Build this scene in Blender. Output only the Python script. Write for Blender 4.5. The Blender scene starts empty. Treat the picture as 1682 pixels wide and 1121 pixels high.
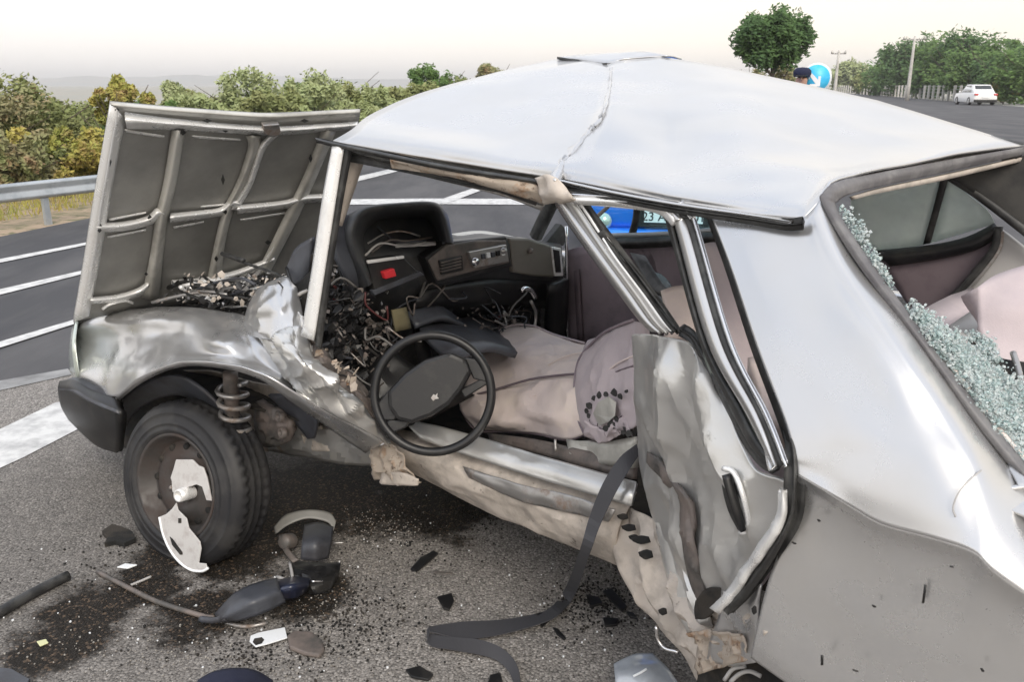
import bpy, bmesh, math, random
from mathutils import Vector, Matrix, noise
import numpy as np
random.seed(7)
sc = bpy.context.scene
C = sc.collection
# ------------------------------------------------------------ camera, sky, sun, exposure
F = 1400.0; H = 1.55; TH = math.atan(420.5 / F); cs, sn = math.cos(TH), math.sin(TH)
cam = bpy.data.cameras.new('camera'); cam.sensor_width = 36; cam.lens = 36 * F / 1682
cam.clip_start = .05; cam.clip_end = 9000
co = bpy.data.objects.new('camera', cam); C.objects.link(co); co.location = (0, 0, H)
co.rotation_euler = (math.pi / 2 - TH, 0, 0); sc.camera = co
cam.dof.use_dof = True; cam.dof.focus_distance = 2.5; cam.dof.aperture_fstop = 14
SUN_EL, SUN_AZ = 38, 165           # azimuth clockwise from +Y
w = bpy.data.worlds.new('World'); sc.world = w; w.use_nodes = True
nt = w.node_tree; nt.nodes.clear()
sky = nt.nodes.new('ShaderNodeTexSky'); sky.sky_type = 'NISHITA'; sky.sun_disc = False
sky.sun_elevation = math.radians(SUN_EL); sky.sun_rotation = math.radians(SUN_AZ)
sky.dust_density = 6; sky.air_density = 1.2
bg = nt.nodes.new('ShaderNodeBackground'); bg.inputs[1].default_value = .13
mix = nt.nodes.new('ShaderNodeMix'); mix.data_type = 'RGBA'
tc = nt.nodes.new('ShaderNodeTexCoord'); sx = nt.nodes.new('ShaderNodeMapping'); sx.inputs['Scale'].default_value = (1, 1, 4)
nz = nt.nodes.new('ShaderNodeTexNoise'); nz.inputs['Scale'].default_value = 1.6; nz.inputs['Detail'].default_value = 5
mr = nt.nodes.new('ShaderNodeMapRange'); mr.inputs[3].default_value = .72; mr.inputs[4].default_value = .9
def sky_mix(fac, ca, cb):
    n_ = nt.nodes.new('ShaderNodeMix'); n_.data_type = 'RGBA'; nt.links.new(fac, n_.inputs[0])
    for k_, v_ in ((6, ca), (7, cb)):
        if isinstance(v_, tuple): n_.inputs[k_].default_value = (*v_, 1)
        else: nt.links.new(v_, n_.inputs[k_])
    return n_.outputs[2]
sp_ = nt.nodes.new('ShaderNodeSeparateXYZ'); nt.links.new(tc.outputs['Generated'], sp_.inputs[0])
def rng(src, a_, b_, c_=0, d_=1):
    r_ = nt.nodes.new('ShaderNodeMapRange'); r_.interpolation_type = 'SMOOTHSTEP'; r_.inputs[1].default_value = a_; r_.inputs[2].default_value = b_; r_.inputs[3].default_value = c_; r_.inputs[4].default_value = d_; nt.links.new(src, r_.inputs[0]); return r_.outputs[0]
low = sky_mix(rng(sp_.outputs[0], -.5, .75), (8.8, 8.3, 7.8), (9.2, 8.2, 6.8))
cn = nt.nodes.new('ShaderNodeTexNoise'); cn.inputs['Scale'].default_value = 2.2; cn.inputs['Detail'].default_value = 6; nt.links.new(sx.outputs[0], cn.inputs[0])
high = sky_mix(rng(cn.outputs[0], .35, .65), (5.6, 6.3, 7.6), (8.3, 8.3, 8.4))
nt.links.new(sky_mix(rng(sp_.outputs[2], .04, .6), low, high), mix.inputs[7])
nt.links.new(tc.outputs['Generated'], sx.inputs[0]); nt.links.new(sx.outputs[0], nz.inputs[0]); nt.links.new(nz.outputs[0], mr.inputs[0])
nt.links.new(mr.outputs[0], mix.inputs[0]); nt.links.new(sky.outputs[0], mix.inputs[6]); nt.links.new(mix.outputs[2], bg.inputs[0])
out = nt.nodes.new('ShaderNodeOutputWorld'); nt.links.new(bg.outputs[0], out.inputs[0])
sl = bpy.data.lights.new('sun', 'SUN'); sl.energy = 1.45; sl.angle = math.radians(24); sl.color = (1, .93, .82)
so = bpy.data.objects.new('sun', sl); C.objects.link(so)
el, az = math.radians(SUN_EL), math.radians(SUN_AZ)
so.rotation_euler = Vector((math.sin(az) * math.cos(el), math.cos(az) * math.cos(el), math.sin(el))).to_track_quat('Z', 'Y').to_euler()
vs = sc.view_settings; vs.view_transform = 'Standard'; vs.look = 'None'; vs.gamma = 1; vs.exposure = .5; vs.use_curve_mapping = False
sc.cycles.use_denoising = True; sc.cycles.max_bounces = 8; sc.cycles.transparent_max_bounces = 12

# ------------------------------------------------------------ measuring helpers (car frame: L rearward, S inboard, z up)
P0 = Vector((-1.05, 2.54, 0)); AX = Vector((.744, -.668, 0)); NX = Vector((.668, .744, 0)); E3 = Vector((0, 0, 0)); EYE = Vector((0, 0, H))
def ray(px, py):
    x = (px - 841) / F; u = (560.5 - py) / F
    return Vector((x, cs + u * sn, -sn + u * cs))
def pl(px, py, o, n):
    d = ray(px, py); return EYE + d * ((o - EYE).dot(n) / d.dot(n))
def q(px, py, s): return pl(px, py, P0 + NX * s, NX)
def l(px, py, L): return pl(px, py, P0 + AX * L, AX)
def g(px, py, z=0): return pl(px, py, Vector((0, 0, z)), Vector((0, 0, 1)))
def W(L, S, z): return P0 + AX * L + NX * S + Vector((0, 0, z))
def V(p): return p if isinstance(p, Vector) else q(*p)

# ------------------------------------------------------------ materials
def M(name, col, rough=.6, metal=0, **k):
    m = bpy.data.materials.new(name); m.use_nodes = True; t = m.node_tree; b = t.nodes['Principled BSDF']
    b.inputs['Base Color'].default_value = (*col, 1); b.inputs['Roughness'].default_value = rough; b.inputs['Metallic'].default_value = metal
    if 'coat' in k: b.inputs['Coat Weight'].default_value = k['coat']; b.inputs['Coat Roughness'].default_value = .08
    if 'trans' in k: b.inputs['Transmission Weight'].default_value = k['trans']
    if 'spec' in k: b.inputs['Specular IOR Level'].default_value = k['spec']
    tcn = t.nodes.new('ShaderNodeTexCoord')
    def noise_(scale, det=6, rgh=.6, stretch=None):
        n = t.nodes.new('ShaderNodeTexNoise'); n.inputs['Scale'].default_value = scale; n.inputs['Detail'].default_value = det; n.inputs['Roughness'].default_value = rgh
        if stretch:
            mp = t.nodes.new('ShaderNodeMapping'); mp.inputs['Scale'].default_value = stretch; t.links.new(tcn.outputs['Object'], mp.inputs[0]); t.links.new(mp.outputs[0], n.inputs[0])
        else: t.links.new(tcn.outputs['Object'], n.inputs[0])
        return n
    if 'col2' in k:     # second colour by noise
        n = noise_(k.get('scale', 6), 8, .65, k.get('stretch')); r = t.nodes.new('ShaderNodeMapRange'); a, b2 = k.get('edge', (.45, .6))
        r.inputs[1].default_value = a; r.inputs[2].default_value = b2; r.clamp = True
        mx = t.nodes.new('ShaderNodeMix'); mx.data_type = 'RGBA'; mx.inputs[6].default_value = (*col, 1); mx.inputs[7].default_value = (*k['col2'], 1)
        t.links.new(n.outputs[0], r.inputs[0]); t.links.new(r.outputs[0], mx.inputs[0]); last = mx.outputs[2]
        if 'col3' in k:
            n3 = noise_(k.get('scale3', 18), 8, .7); r3 = t.nodes.new('ShaderNodeMapRange'); a, b2 = k.get('edge3', (.55, .68)); r3.inputs[1].default_value = a; r3.inputs[2].default_value = b2
            m3 = t.nodes.new('ShaderNodeMix'); m3.data_type = 'RGBA'; m3.inputs[7].default_value = (*k['col3'], 1)
            t.links.new(n3.outputs[0], r3.inputs[0]); t.links.new(r3.outputs[0], m3.inputs[0]); t.links.new(last, m3.inputs[6]); last = m3.outputs[2]
        t.links.new(last, b.inputs['Base Color'])
        if 'metal2' in k:
            mm = t.nodes.new('ShaderNodeMapRange'); mm.inputs[3].default_value = metal; mm.inputs[4].default_value = k['metal2']; t.links.new(r.outputs[0], mm.inputs[0]); t.links.new(mm.outputs[0], b.inputs['Metallic'])
            m4 = t.nodes.new('ShaderNodeMapRange'); m4.inputs[3].default_value = rough; m4.inputs[4].default_value = k.get('rough2', .8); t.links.new(r.outputs[0], m4.inputs[0]); t.links.new(m4.outputs[0], b.inputs['Roughness'])
    if 'bump' in k:
        s_, d_ = k['bump']; n2 = noise_(s_, 6, .6, k.get('bstretch')); bp = t.nodes.new('ShaderNodeBump'); bp.inputs['Strength'].default_value = k.get('bs', .5); bp.inputs['Distance'].default_value = d_
        t.links.new(n2.outputs[0], bp.inputs['Height']); t.links.new(bp.outputs[0], b.inputs['Normal'])
    return m
silver = M('silver paint', (.59, .59, .595), .27, .8, coat=.3, col2=(.55, .545, .535), scale=3, edge=(.4, .8), metal2=.72, rough2=.32, bump=(4, .001), bs=.12)
sidepaint = M('road grimed silver paint', (.62, .62, .62), .24, .72, coat=.5, col2=(.54, .525, .5), scale=2.5, edge=(.45, .8), metal2=.55, rough2=.42, bump=(4, .001), bs=.12)
scuffed = M('scuffed silver paint', (.6, .595, .58), .3, .72, coat=.1, col2=(.56, .54, .5), scale=3, edge=(.45, .8), metal2=.4, rough2=.5, col3=(.13, .12, .1), scale3=11, edge3=(.64, .74), bump=(14, .006), bs=.3)
primer = M('dusty beige underbody paint', (.54, .48, .42), .7, .1, col2=(.36, .32, .28), scale=9, col3=(.12, .1, .08), scale3=22, edge3=(.62, .7), bump=(25, .004))
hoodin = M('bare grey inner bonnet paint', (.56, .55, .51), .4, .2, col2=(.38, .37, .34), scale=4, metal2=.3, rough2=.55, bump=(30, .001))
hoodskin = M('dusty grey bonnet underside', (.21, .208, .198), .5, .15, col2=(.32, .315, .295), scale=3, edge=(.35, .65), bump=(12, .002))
ribm = M('satin steel bonnet ribs', (.88, .88, .87), .26, .4, col2=(.72, .71, .69), scale=9, edge=(.5, .7), metal2=.3, rough2=.5)
blackp = M('black plastic', (.01, .01, .011), .42, bump=(90, .0006), col2=(.022, .021, .02), scale=14, edge=(.5, .62))
dashm = M('worn charcoal dashboard plastic', (.028, .03, .033), .5, bump=(140, .0006), col2=(.055, .054, .053), scale=12, edge=(.5, .66))
greyp = M('slate grey plastic', (.06, .065, .078), .45, col2=(.04, .04, .046), scale=8, bump=(80, .0006))
rubber = M('black rubber seal', (.02, .02, .02), .5, col2=(.05, .05, .048), scale=20)
sealgrey = M('weathered grey window rubber', (.11, .105, .11), .55, col2=(.17, .165, .165), scale=14)
chrome = M('bright trim metal', (.75, .75, .76), .2, 1)
steel = M('dull steel', (.4, .39, .38), .4, .8, col2=(.2, .15, .12), scale=14, edge=(.5, .65), metal2=.2)
mauve = M('mauve seat fabric', (.46, .4, .42), .95, col2=(.53, .46, .47), scale=5, edge=(.4, .6), bump=(320, .0012), bs=.7)
pink = M('faded pinkish beige seat fabric', (.76, .65, .595), .95, col2=(.66, .57, .55), scale=4, edge=(.42, .58), col3=(.8, .7, .6), scale3=6, edge3=(.55, .7), bump=(320, .0012), bs=.7)
card = M('plum door trim vinyl', (.17, .135, .15), .7, col2=(.13, .1, .115), scale=6, bump=(150, .0006))
cardlight = M('mauve door trim vinyl', (.27, .22, .245), .7, col2=(.2, .165, .19), scale=5, bump=(150, .0006))
trimgrey = M('light grey interior trim', (.42, .41, .4), .75, col2=(.34, .33, .32), scale=4)
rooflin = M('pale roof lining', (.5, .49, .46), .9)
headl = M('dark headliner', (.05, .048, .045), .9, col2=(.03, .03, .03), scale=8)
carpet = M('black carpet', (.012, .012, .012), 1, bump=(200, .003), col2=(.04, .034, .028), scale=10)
tyrem = M('tyre rubber', (.014, .014, .016), .6, col2=(.032, .031, .031), scale=8, bump=(160, .0008))
rimm = M('rusty dark steel rim', (.075, .07, .068), .5, .5, col2=(.05, .037, .032), scale=9, edge=(.4, .6), metal2=.1)
hubm = M('silver hubcap plastic', (.6, .59, .58), .4, .2, col2=(.46, .43, .42), scale=16, edge=(.5, .65))
rust = M('rusty torn metal', (.40, .34, .28), .85, col2=(.30, .17, .09), scale=22, edge=(.52, .68), col3=(.09, .055, .035), scale3=40, edge3=(.56, .66), bump=(50, .004))
dullglove = M('grey beige glovebox plastic', (.16, .145, .125), .5, bump=(120, .0005), col2=(.13, .12, .1), scale=5)
redm = M('red switch', (.6, .03, .04), .4); bluecl = M('royal blue paint', (.02, .2, .8), .3, .3, coat=.5)
whitep = M('white car paint', (.78, .78, .78), .3, coat=.5); navy = M('navy car paint', (.015, .02, .045), .3, coat=.5)
plastw = M('white plastic', (.8, .82, .84), .4); darkglass = M('dark tinted car glass', (.02, .025, .03), .08, coat=.5)
galv = M('galvanised steel', (.47, .5, .52), .45, .5, col2=(.36, .39, .41), scale=3); conc = M('pale concrete', (.55, .53, .5), .9, col2=(.42, .41, .38), scale=5)
bark = M('bark', (.1, .08, .06), .95); lampred = M('red lamp lens', (.5, .01, .01), .2); lampclear = M('headlamp glass', (.55, .6, .55), .12, .4)
navycloth = M('navy cloth', (.012, .016, .045), .9, bump=(220, .001)); beltm = M('dark grey seat belt webbing', (.05, .05, .056), .75, bump=(420, .0004))
brownp = M('brown grey plastic', (.17, .14, .125), .5, col2=(.08, .075, .07), scale=12, edge=(.4, .6))
white_line = M('worn white road paint', (.62, .62, .61), .8, col2=(.38, .38, .38), scale=9, edge=(.42, .66), bump=(80, .002))
faint_line = M('faded grey road paint', (.3, .3, .3), .85, col2=(.17, .17, .17), scale=5, edge=(.4, .65))
def glassmat(name, tint, gl=.12, dust=.0, dc=(.4, .45, .42)):
    m = bpy.data.materials.new(name); m.use_nodes = True; t = m.node_tree; t.nodes.clear()
    o = t.nodes.new('ShaderNodeOutputMaterial'); tr = t.nodes.new('ShaderNodeBsdfTransparent'); tr.inputs[0].default_value = (*tint, 1)
    gs = t.nodes.new('ShaderNodeBsdfGlossy'); gs.inputs[1].default_value = .03; a = t.nodes.new('ShaderNodeMixShader'); a.inputs[0].default_value = gl
    d = t.nodes.new('ShaderNodeBsdfDiffuse'); d.inputs[0].default_value = (*dc, 1); b = t.nodes.new('ShaderNodeMixShader')
    n = t.nodes.new('ShaderNodeTexNoise'); n.inputs['Scale'].default_value = 9; n.inputs['Detail'].default_value = 8; tcn = t.nodes.new('ShaderNodeTexCoord'); t.links.new(tcn.outputs['Object'], n.inputs[0])
    r = t.nodes.new('ShaderNodeMapRange'); r.inputs[1].default_value = .3; r.inputs[2].default_value = .7; r.inputs[3].default_value = dust * .7; r.inputs[4].default_value = min(1, dust * 1.3)
    t.links.new(n.outputs[0], r.inputs[0]); t.links.new(r.outputs[0], b.inputs[0])
    t.links.new(tr.outputs[0], a.inputs[1]); t.links.new(gs.outputs[0], a.inputs[2]); t.links.new(a.outputs[0], b.inputs[1]); t.links.new(d.outputs[0], b.inputs[2]); t.links.new(b.outputs[0], o.inputs[0])
    return m
glass = glassmat('green tinted glass', (.72, .88, .84), .1, .12); cyanglass = glassmat('cyan tinted window glass', (.8, .97, 1.0), .05, .02)
dusty = glassmat('dusty green glass', (.55, .62, .58), .15, .6, (.27, .29, .26)); rearpane = glassmat('dusty far window glass', (.9, .97, .94), .1, .5, (.62, .67, .64))
crushed = M('crushed tempered glass', (.62, .78, .77), .1, 0, trans=.5, col2=(.92, .97, .97), scale=60, edge=(.4, .6), bump=(240, .004), bs=1)
clearpl = glassmat('milky clear plastic', (.85, .88, .92), .2, .45, (.75, .8, .86))
def foliage(name, a, b, c_):
    m = M(name, a, .8, 0, col2=b, scale=1.3, edge=(.4, .62), col3=c_, scale3=4, edge3=(.5, .66)); bs = m.node_tree.nodes['Principled BSDF']
    bs.inputs['Specular IOR Level'].default_value = .2; return m
f_dark = foliage('dark green leaves', (.065, .12, .045), (.095, .165, .055), (.04, .075, .032)); f_olive = foliage('olive leaves', (.19, .22, .085), (.26, .27, .12), (.13, .15, .06))
f_autumn = foliage('autumn leaves', (.25, .28, .07), (.40, .33, .09), (.3, .2, .1)); f_dry = foliage('dry reddish twigs and leaves', (.24, .22, .12), (.19, .23, .09), (.3, .2, .12))
f_light = foliage('pale willow green leaves', (.28, .33, .15), (.34, .37, .2), (.2, .24, .11)); f_bright = foliage('fresh green leaves', (.09, .16, .045), (.13, .2, .065), (.06, .11, .035))

def ground_mat(name, stain):
    m = bpy.data.materials.new(name); m.use_nodes = True; t = m.node_tree; b = t.nodes['Principled BSDF']; N = t.nodes.new; Lk = t.links.new
    tcn = N('ShaderNodeTexCoord'); P = tcn.outputs['Object']
    def tex(kind, sc_, **k):
        n = N(kind); n.inputs['Scale'].default_value = sc_; Lk(P, n.inputs[0])
        for a, v in k.items(): n.inputs[a].default_value = v
        return n
    def ramp(src, a, b_, c0=0, c1=1):
        r = N('ShaderNodeMapRange'); r.inputs[1].default_value = a; r.inputs[2].default_value = b_; r.inputs[3].default_value = c0; r.inputs[4].default_value = c1; Lk(src, r.inputs[0]); return r.outputs[0]
    def mx(f, a, b_, mode='MIX'):
        n = N('ShaderNodeMix'); n.data_type = 'RGBA'; n.blend_type = mode
        for i, v in ((0, f), (6, a), (7, b_)):
            if isinstance(v, (int, float)): n.inputs[i].default_value = v
            elif isinstance(v, tuple): n.inputs[i].default_value = (*v, 1)
            else: Lk(v, n.inputs[i])
        return n.outputs[2]
    big = tex('ShaderNodeTexNoise', .8, Detail=6); med = tex('ShaderNodeTexNoise', 9, Detail=8, Roughness=.7); fine = tex('ShaderNodeTexNoise', 150, Detail=4, Roughness=.8)
    vor = tex('ShaderNodeTexVoronoi', 135); vor2 = tex('ShaderNodeTexVoronoi', 230)
    col = mx(ramp(big.outputs[0], .3, .7), (.30, .28, .26), (.19, .18, .17))
    col = mx(ramp(med.outputs[0], .35, .75), col, (.33, .305, .28))
    sep = N('ShaderNodeSeparateColor'); Lk(vor.outputs['Color'], sep.inputs[0])
    col = mx(ramp(sep.outputs[0], 0, 1, .0, .68), col, mx(sep.outputs[1], (.06, .056, .052), (.62, .58, .54)))
    pit = ramp(vor.outputs['Distance'], .3, .75); pitmask = N('ShaderNodeMath'); pitmask.operation = 'MULTIPLY'; Lk(pit, pitmask.inputs[0]); Lk(ramp(fine.outputs[0], .4, .6), pitmask.inputs[1])
    col = mx(pitmask.outputs[0], col, (.035, .032, .03))
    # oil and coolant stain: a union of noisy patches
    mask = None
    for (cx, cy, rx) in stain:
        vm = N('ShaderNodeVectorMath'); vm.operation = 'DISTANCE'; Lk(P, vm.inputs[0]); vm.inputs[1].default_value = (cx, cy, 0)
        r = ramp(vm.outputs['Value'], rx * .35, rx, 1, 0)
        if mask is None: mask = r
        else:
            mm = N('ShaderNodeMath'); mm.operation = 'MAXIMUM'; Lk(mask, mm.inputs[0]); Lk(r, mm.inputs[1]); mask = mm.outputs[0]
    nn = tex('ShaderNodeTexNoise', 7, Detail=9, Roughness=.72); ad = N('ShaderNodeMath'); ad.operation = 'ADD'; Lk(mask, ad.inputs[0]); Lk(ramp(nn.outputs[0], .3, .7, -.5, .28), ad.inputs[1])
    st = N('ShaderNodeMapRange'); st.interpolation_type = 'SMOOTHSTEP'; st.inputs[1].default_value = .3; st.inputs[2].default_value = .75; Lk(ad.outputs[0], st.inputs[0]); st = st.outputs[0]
    dm = N('ShaderNodeVectorMath'); dm.operation = 'DISTANCE'; Lk(P, dm.inputs[0]); dm.inputs[1].default_value = (*damp[:2], 0)
    dd = N('ShaderNodeMath'); dd.operation = 'ADD'; Lk(ramp(dm.outputs['Value'], .5, 1.7, 1, 0), dd.inputs[0]); Lk(ramp(nn.outputs[0], .3, .7, -.4, .4), dd.inputs[1])
    col = mx(ramp(dd.outputs[0], .1, .9, 0, .62), col, mx(.5, col, (.03, .026, .022)))
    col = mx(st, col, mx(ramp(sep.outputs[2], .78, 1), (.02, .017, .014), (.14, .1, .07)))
    Lk(col, b.inputs['Base Color'])
    Lk(ramp(st, 0, 1, .9, .6), b.inputs['Roughness'])
    Lk(ramp(st, 0, 1, .3, .16), b.inputs['Specular IOR Level'])
    h = N('ShaderNodeMath'); h.operation = 'ADD'; Lk(ramp(vor.outputs['Distance'], 0, .8, 1, 0), h.inputs[0]); Lk(fine.outputs[0], h.inputs[1])
    bp = N('ShaderNodeBump'); bp.inputs['Strength'].default_value = .9; bp.inputs['Distance'].default_value = .003; Lk(h.outputs[0], bp.inputs['Height']); Lk(bp.outputs[0], b.inputs['Normal'])
    return m
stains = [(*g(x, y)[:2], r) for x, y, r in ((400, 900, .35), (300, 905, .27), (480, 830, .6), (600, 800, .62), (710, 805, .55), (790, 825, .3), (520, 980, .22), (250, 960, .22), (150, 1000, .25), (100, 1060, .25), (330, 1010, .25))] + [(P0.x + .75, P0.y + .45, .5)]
damp = g(60, 900)
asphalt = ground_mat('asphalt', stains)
asphalt_far = M('dark road asphalt', (.046, .046, .051), .85, col2=(.085, .083, .086), scale=1.1, edge=(.42, .62), stretch=(1, .25, 1), col3=(.09, .088, .09), scale3=60, edge3=(.62, .75), bump=(200, .003))
verge_m = M('dry sandy verge', (.36, .27, .19), 1, col2=(.27, .22, .14), scale=1.5, col3=(.16, .15, .08), scale3=5, edge3=(.5, .6), bump=(20, .03))

# ------------------------------------------------------------ builders
OFF = {}
def tag(o, label=None, cat=None, group=None, kind=None):
    if label: o['label'] = label
    if cat: o['category'] = cat
    if group: o['group'] = group
    if kind: o['kind'] = kind
    return o
def thing(name, loc, label, cat, group=None):
    o = bpy.data.objects.new(name, None); o.empty_display_size = .2; C.objects.link(o); o.location = loc; OFF[o.name] = Vector(loc); return tag(o, label, cat, group)
def mk(name, vs_, fs, mat, parent=None, smooth=True, face_cam=False, local=False):
    me = bpy.data.meshes.new(name); me.from_pydata([tuple(v) for v in vs_], [], fs); me.validate(); me.update()
    if smooth: me.polygons.foreach_set('use_smooth', [True] * len(me.polygons))
    if mat: me.materials.append(mat)
    if face_cam:
        n = Vector(); c = Vector()
        for p in me.polygons: n += p.normal * p.area; c += p.center * p.area
        a = sum(p.area for p in me.polygons) or 1; c /= a
        if n.dot(EYE - c) < 0: me.flip_normals()
    o = bpy.data.objects.new(name, me); C.objects.link(o)
    if parent:
        o.parent = parent
        if not local and parent.name in OFF and parent.parent is None: o.location = -OFF[parent.name]
    return o
def cr(p0, p1, p2, p3, t):
    return .5 * ((2 * p1) + (p2 - p0) * t + (2 * p0 - 5 * p1 + 4 * p2 - p3) * t * t + (3 * p1 - p0 - 3 * p2 + p3) * t ** 3)
def curve(pts, n, lin=False):
    pts = [V(p) for p in pts]; m = len(pts); o = []
    for i in range(m - 1):
        a, b = pts[i], pts[i + 1]; z = pts[i - 1] if i else a * 2 - b; d = pts[i + 2] if i + 2 < m else b * 2 - a
        for k in range(n):
            t = k / n; o.append(a.lerp(b, t) if lin else cr(z, a, b, d, t))
    return o + [pts[-1]]
def rows(s):   # 'x,y,s x,y,s' text to tuples
    return [tuple(float(a) for a in p.split(',')) for p in s.split()]
def patch(name, grid, mat, parent, n=(6, 6), thick=.004, amp=0, freq=8, seed=0, fold=None, lin=(False, False), edge=.15, bev=False, ridge=True, stretch=(1, 1, 1), ef=.25, sharp=None, flat=False):
    grid = [rows(r) if isinstance(r, str) else r for r in grid]
    a = [curve(r, n[1], lin[1]) for r in grid]; k = len(a[0])
    cols = [curve([r[j] for r in a], n[0], lin[0]) for j in range(k)]
    R = len(cols[0]); pts = [[cols[j][i] for j in range(k)] for i in range(R)]
    if amp or fold:
        new = [[p.copy() for p in r] for r in pts]
        for i in range(R):
            for j in range(k):
                u = pts[min(i + 1, R - 1)][j] - pts[max(i - 1, 0)][j]; v = pts[i][min(j + 1, k - 1)] - pts[i][max(j - 1, 0)]
                nn = u.cross(v)
                if nn.length < 1e-9: continue
                nn.normalize()
                if nn.dot(EYE - pts[i][j]) < 0: nn = -nn
                e = min(1, min(i / (R - 1), 1 - i / (R - 1)) / edge) * min(1, min(j / (k - 1), 1 - j / (k - 1)) / edge) if edge else 1
                p = pts[i][j]; pp = Vector((p.x * stretch[0], p.y * stretch[1], p.z * stretch[2])) * freq + Vector((seed * 3.1, seed, 0))
                d = 0
                if amp:
                    if ridge: d = sum((.5 - abs(noise.noise(pp * f))) * wgt for f, wgt in ((1, 1), (2.1, .45), (4.3, .13), (8.1, .04))) - .34
                    else: d = sum(noise.noise(pp * f) * wgt for f, wgt in ((1, 1), (2.1, .5)))
                    d *= amp
                if fold: d += fold[0] * .637 * math.asin(math.sin(fold[1] * (j / (k - 1)) * 6.283 + fold[2] * math.sin(i / (R - 1) * 3) + noise.noise(pp) * 2.2))
                new[i][j] = p + nn * d * (ef + (1 - ef) * e)
        pts = new
    vs_ = [p for r in pts for p in r]; fs = [(i * k + j, i * k + j + 1, (i + 1) * k + j + 1, (i + 1) * k + j) for i in range(R - 1) for j in range(k - 1)]
    o = mk(name, vs_, fs, mat, parent, face_cam=True)
    if flat: o.data.polygons.foreach_set('use_smooth', [False] * len(o.data.polygons))
    if sharp is None: sharp = .32 if amp >= .02 and ridge else 0
    if sharp: o.data.set_sharp_from_angle(angle=sharp)
    if thick: m = o.modifiers.new('thickness', 'SOLIDIFY'); m.thickness = thick; m.offset = -1
    return o
def strip(name, A, B, mat, parent, n=6, thick=.008, mid=None, **k):
    A = rows(A) if isinstance(A, str) else A; B = rows(B) if isinstance(B, str) else B
    g_ = [A, B] if mid is None else [A, [V(a).lerp(V(b), .5) + (EYE - V(a)).normalized() * mid for a, b in zip(A, B)], B]
    return patch(name, g_, mat, parent, n=(2 if mid is None else 4, n), thick=thick, lin=(mid is None, False), **k)
def tube(name, pts, r, mat, parent, n=4, sides=8, lin=False, close=False, flat=1, local=False, prof=None):
    c = curve(rows(pts) if isinstance(pts, str) else pts, n, lin); vs_, fs = [], []; prev = None
    for i, p in enumerate(c):
        t = (c[min(i + 1, len(c) - 1)] - c[max(i - 1, 0)])
        t = t.normalized() if t.length > 1e-9 else Vector((0, 0, 1))
        if prev is None: u = t.orthogonal().normalized()
        else: u = (prev - t * prev.dot(t)); u = u.normalized() if u.length > 1e-6 else t.orthogonal().normalized()
        prev = u; v = t.cross(u); rr = r if not prof else r * (prof[0] + (prof[1] - prof[0]) * i / (len(c) - 1))
        for s in range(sides):
            a = 6.28318 * s / sides; vs_.append(p + (u * math.cos(a) + v * math.sin(a) * flat) * rr)
    for i in range(len(c) - 1):
        for s in range(sides): fs.append((i * sides + s, i * sides + (s + 1) % sides, (i + 1) * sides + (s + 1) % sides, (i + 1) * sides + s))
    fs += [tuple(range(sides))[::-1], tuple(range((len(c) - 1) * sides, len(c) * sides))]
    return mk(name, vs_, fs, mat, parent, local=local)
def prism(name, poly, depth, mat, parent, smooth=False, bevel=.0, local=False, sub=0):
    """poly: 3-D points roughly in a plane, extruded by the vector depth"""
    poly = [V(p) for p in (rows(poly) if isinstance(poly, str) else poly)]; n = len(poly)
    fs = [tuple(range(n)), tuple(range(n, 2 * n))[::-1]] + [(i, i + n, (i + 1) % n + n, (i + 1) % n) for i in range(n)]
    o = mk(name, poly + [p + depth for p in poly], fs, mat, parent, smooth=smooth, local=local)
    bm = bmesh.new(); bm.from_mesh(o.data); bmesh.ops.recalc_face_normals(bm, faces=bm.faces); bm.to_mesh(o.data); bm.free()
    if bevel: m = o.modifiers.new('bevel', 'BEVEL'); m.width = bevel; m.segments = 2; m.limit_method = 'ANGLE'
    return o
def box(name, c, sx_, sy, sz, mat, parent, rz=0, bevel=.0, local=False):
    R = Matrix.Rotation(rz, 3, 'Z'); c = Vector(c)
    vs_ = [c + R @ Vector((a * sx_ / 2, b * sy / 2, d * sz / 2)) for a in (-1, 1) for b in (-1, 1) for d in (-1, 1)]
    fs = [(0, 1, 3, 2), (4, 6, 7, 5), (0, 4, 5, 1), (2, 3, 7, 6), (0, 2, 6, 4), (1, 5, 7, 3)]
    o = mk(name, vs_, fs, mat, parent, smooth=False, local=local)
    if bevel: m = o.modifiers.new('bevel', 'BEVEL'); m.width = bevel; m.segments = 2
    return o
def lathe(name, prof, c, ax, mat, parent, seg=64, mod=None, local=False):
    ax = ax.normalized(); u = ax.cross(Vector((0, 0, 1))); u = u.normalized() if u.length > .01 else Vector((1, 0, 0)); v = ax.cross(u); k = len(prof); vs_, fs = [], []
    for i in range(seg):
        a = 6.28318 * i / seg
        for j, (r, h) in enumerate(prof):
            if mod: r, h = mod(i, j, r, h)
            vs_.append(c + (u * math.cos(a) + v * math.sin(a)) * r + ax * h)
    for i in range(seg):
        for j in range(k - 1): fs.append((i * k + j, i * k + j + 1, ((i + 1) % seg) * k + j + 1, ((i + 1) % seg) * k + j))
    return mk(name, vs_, fs, mat, parent, local=local)

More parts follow.
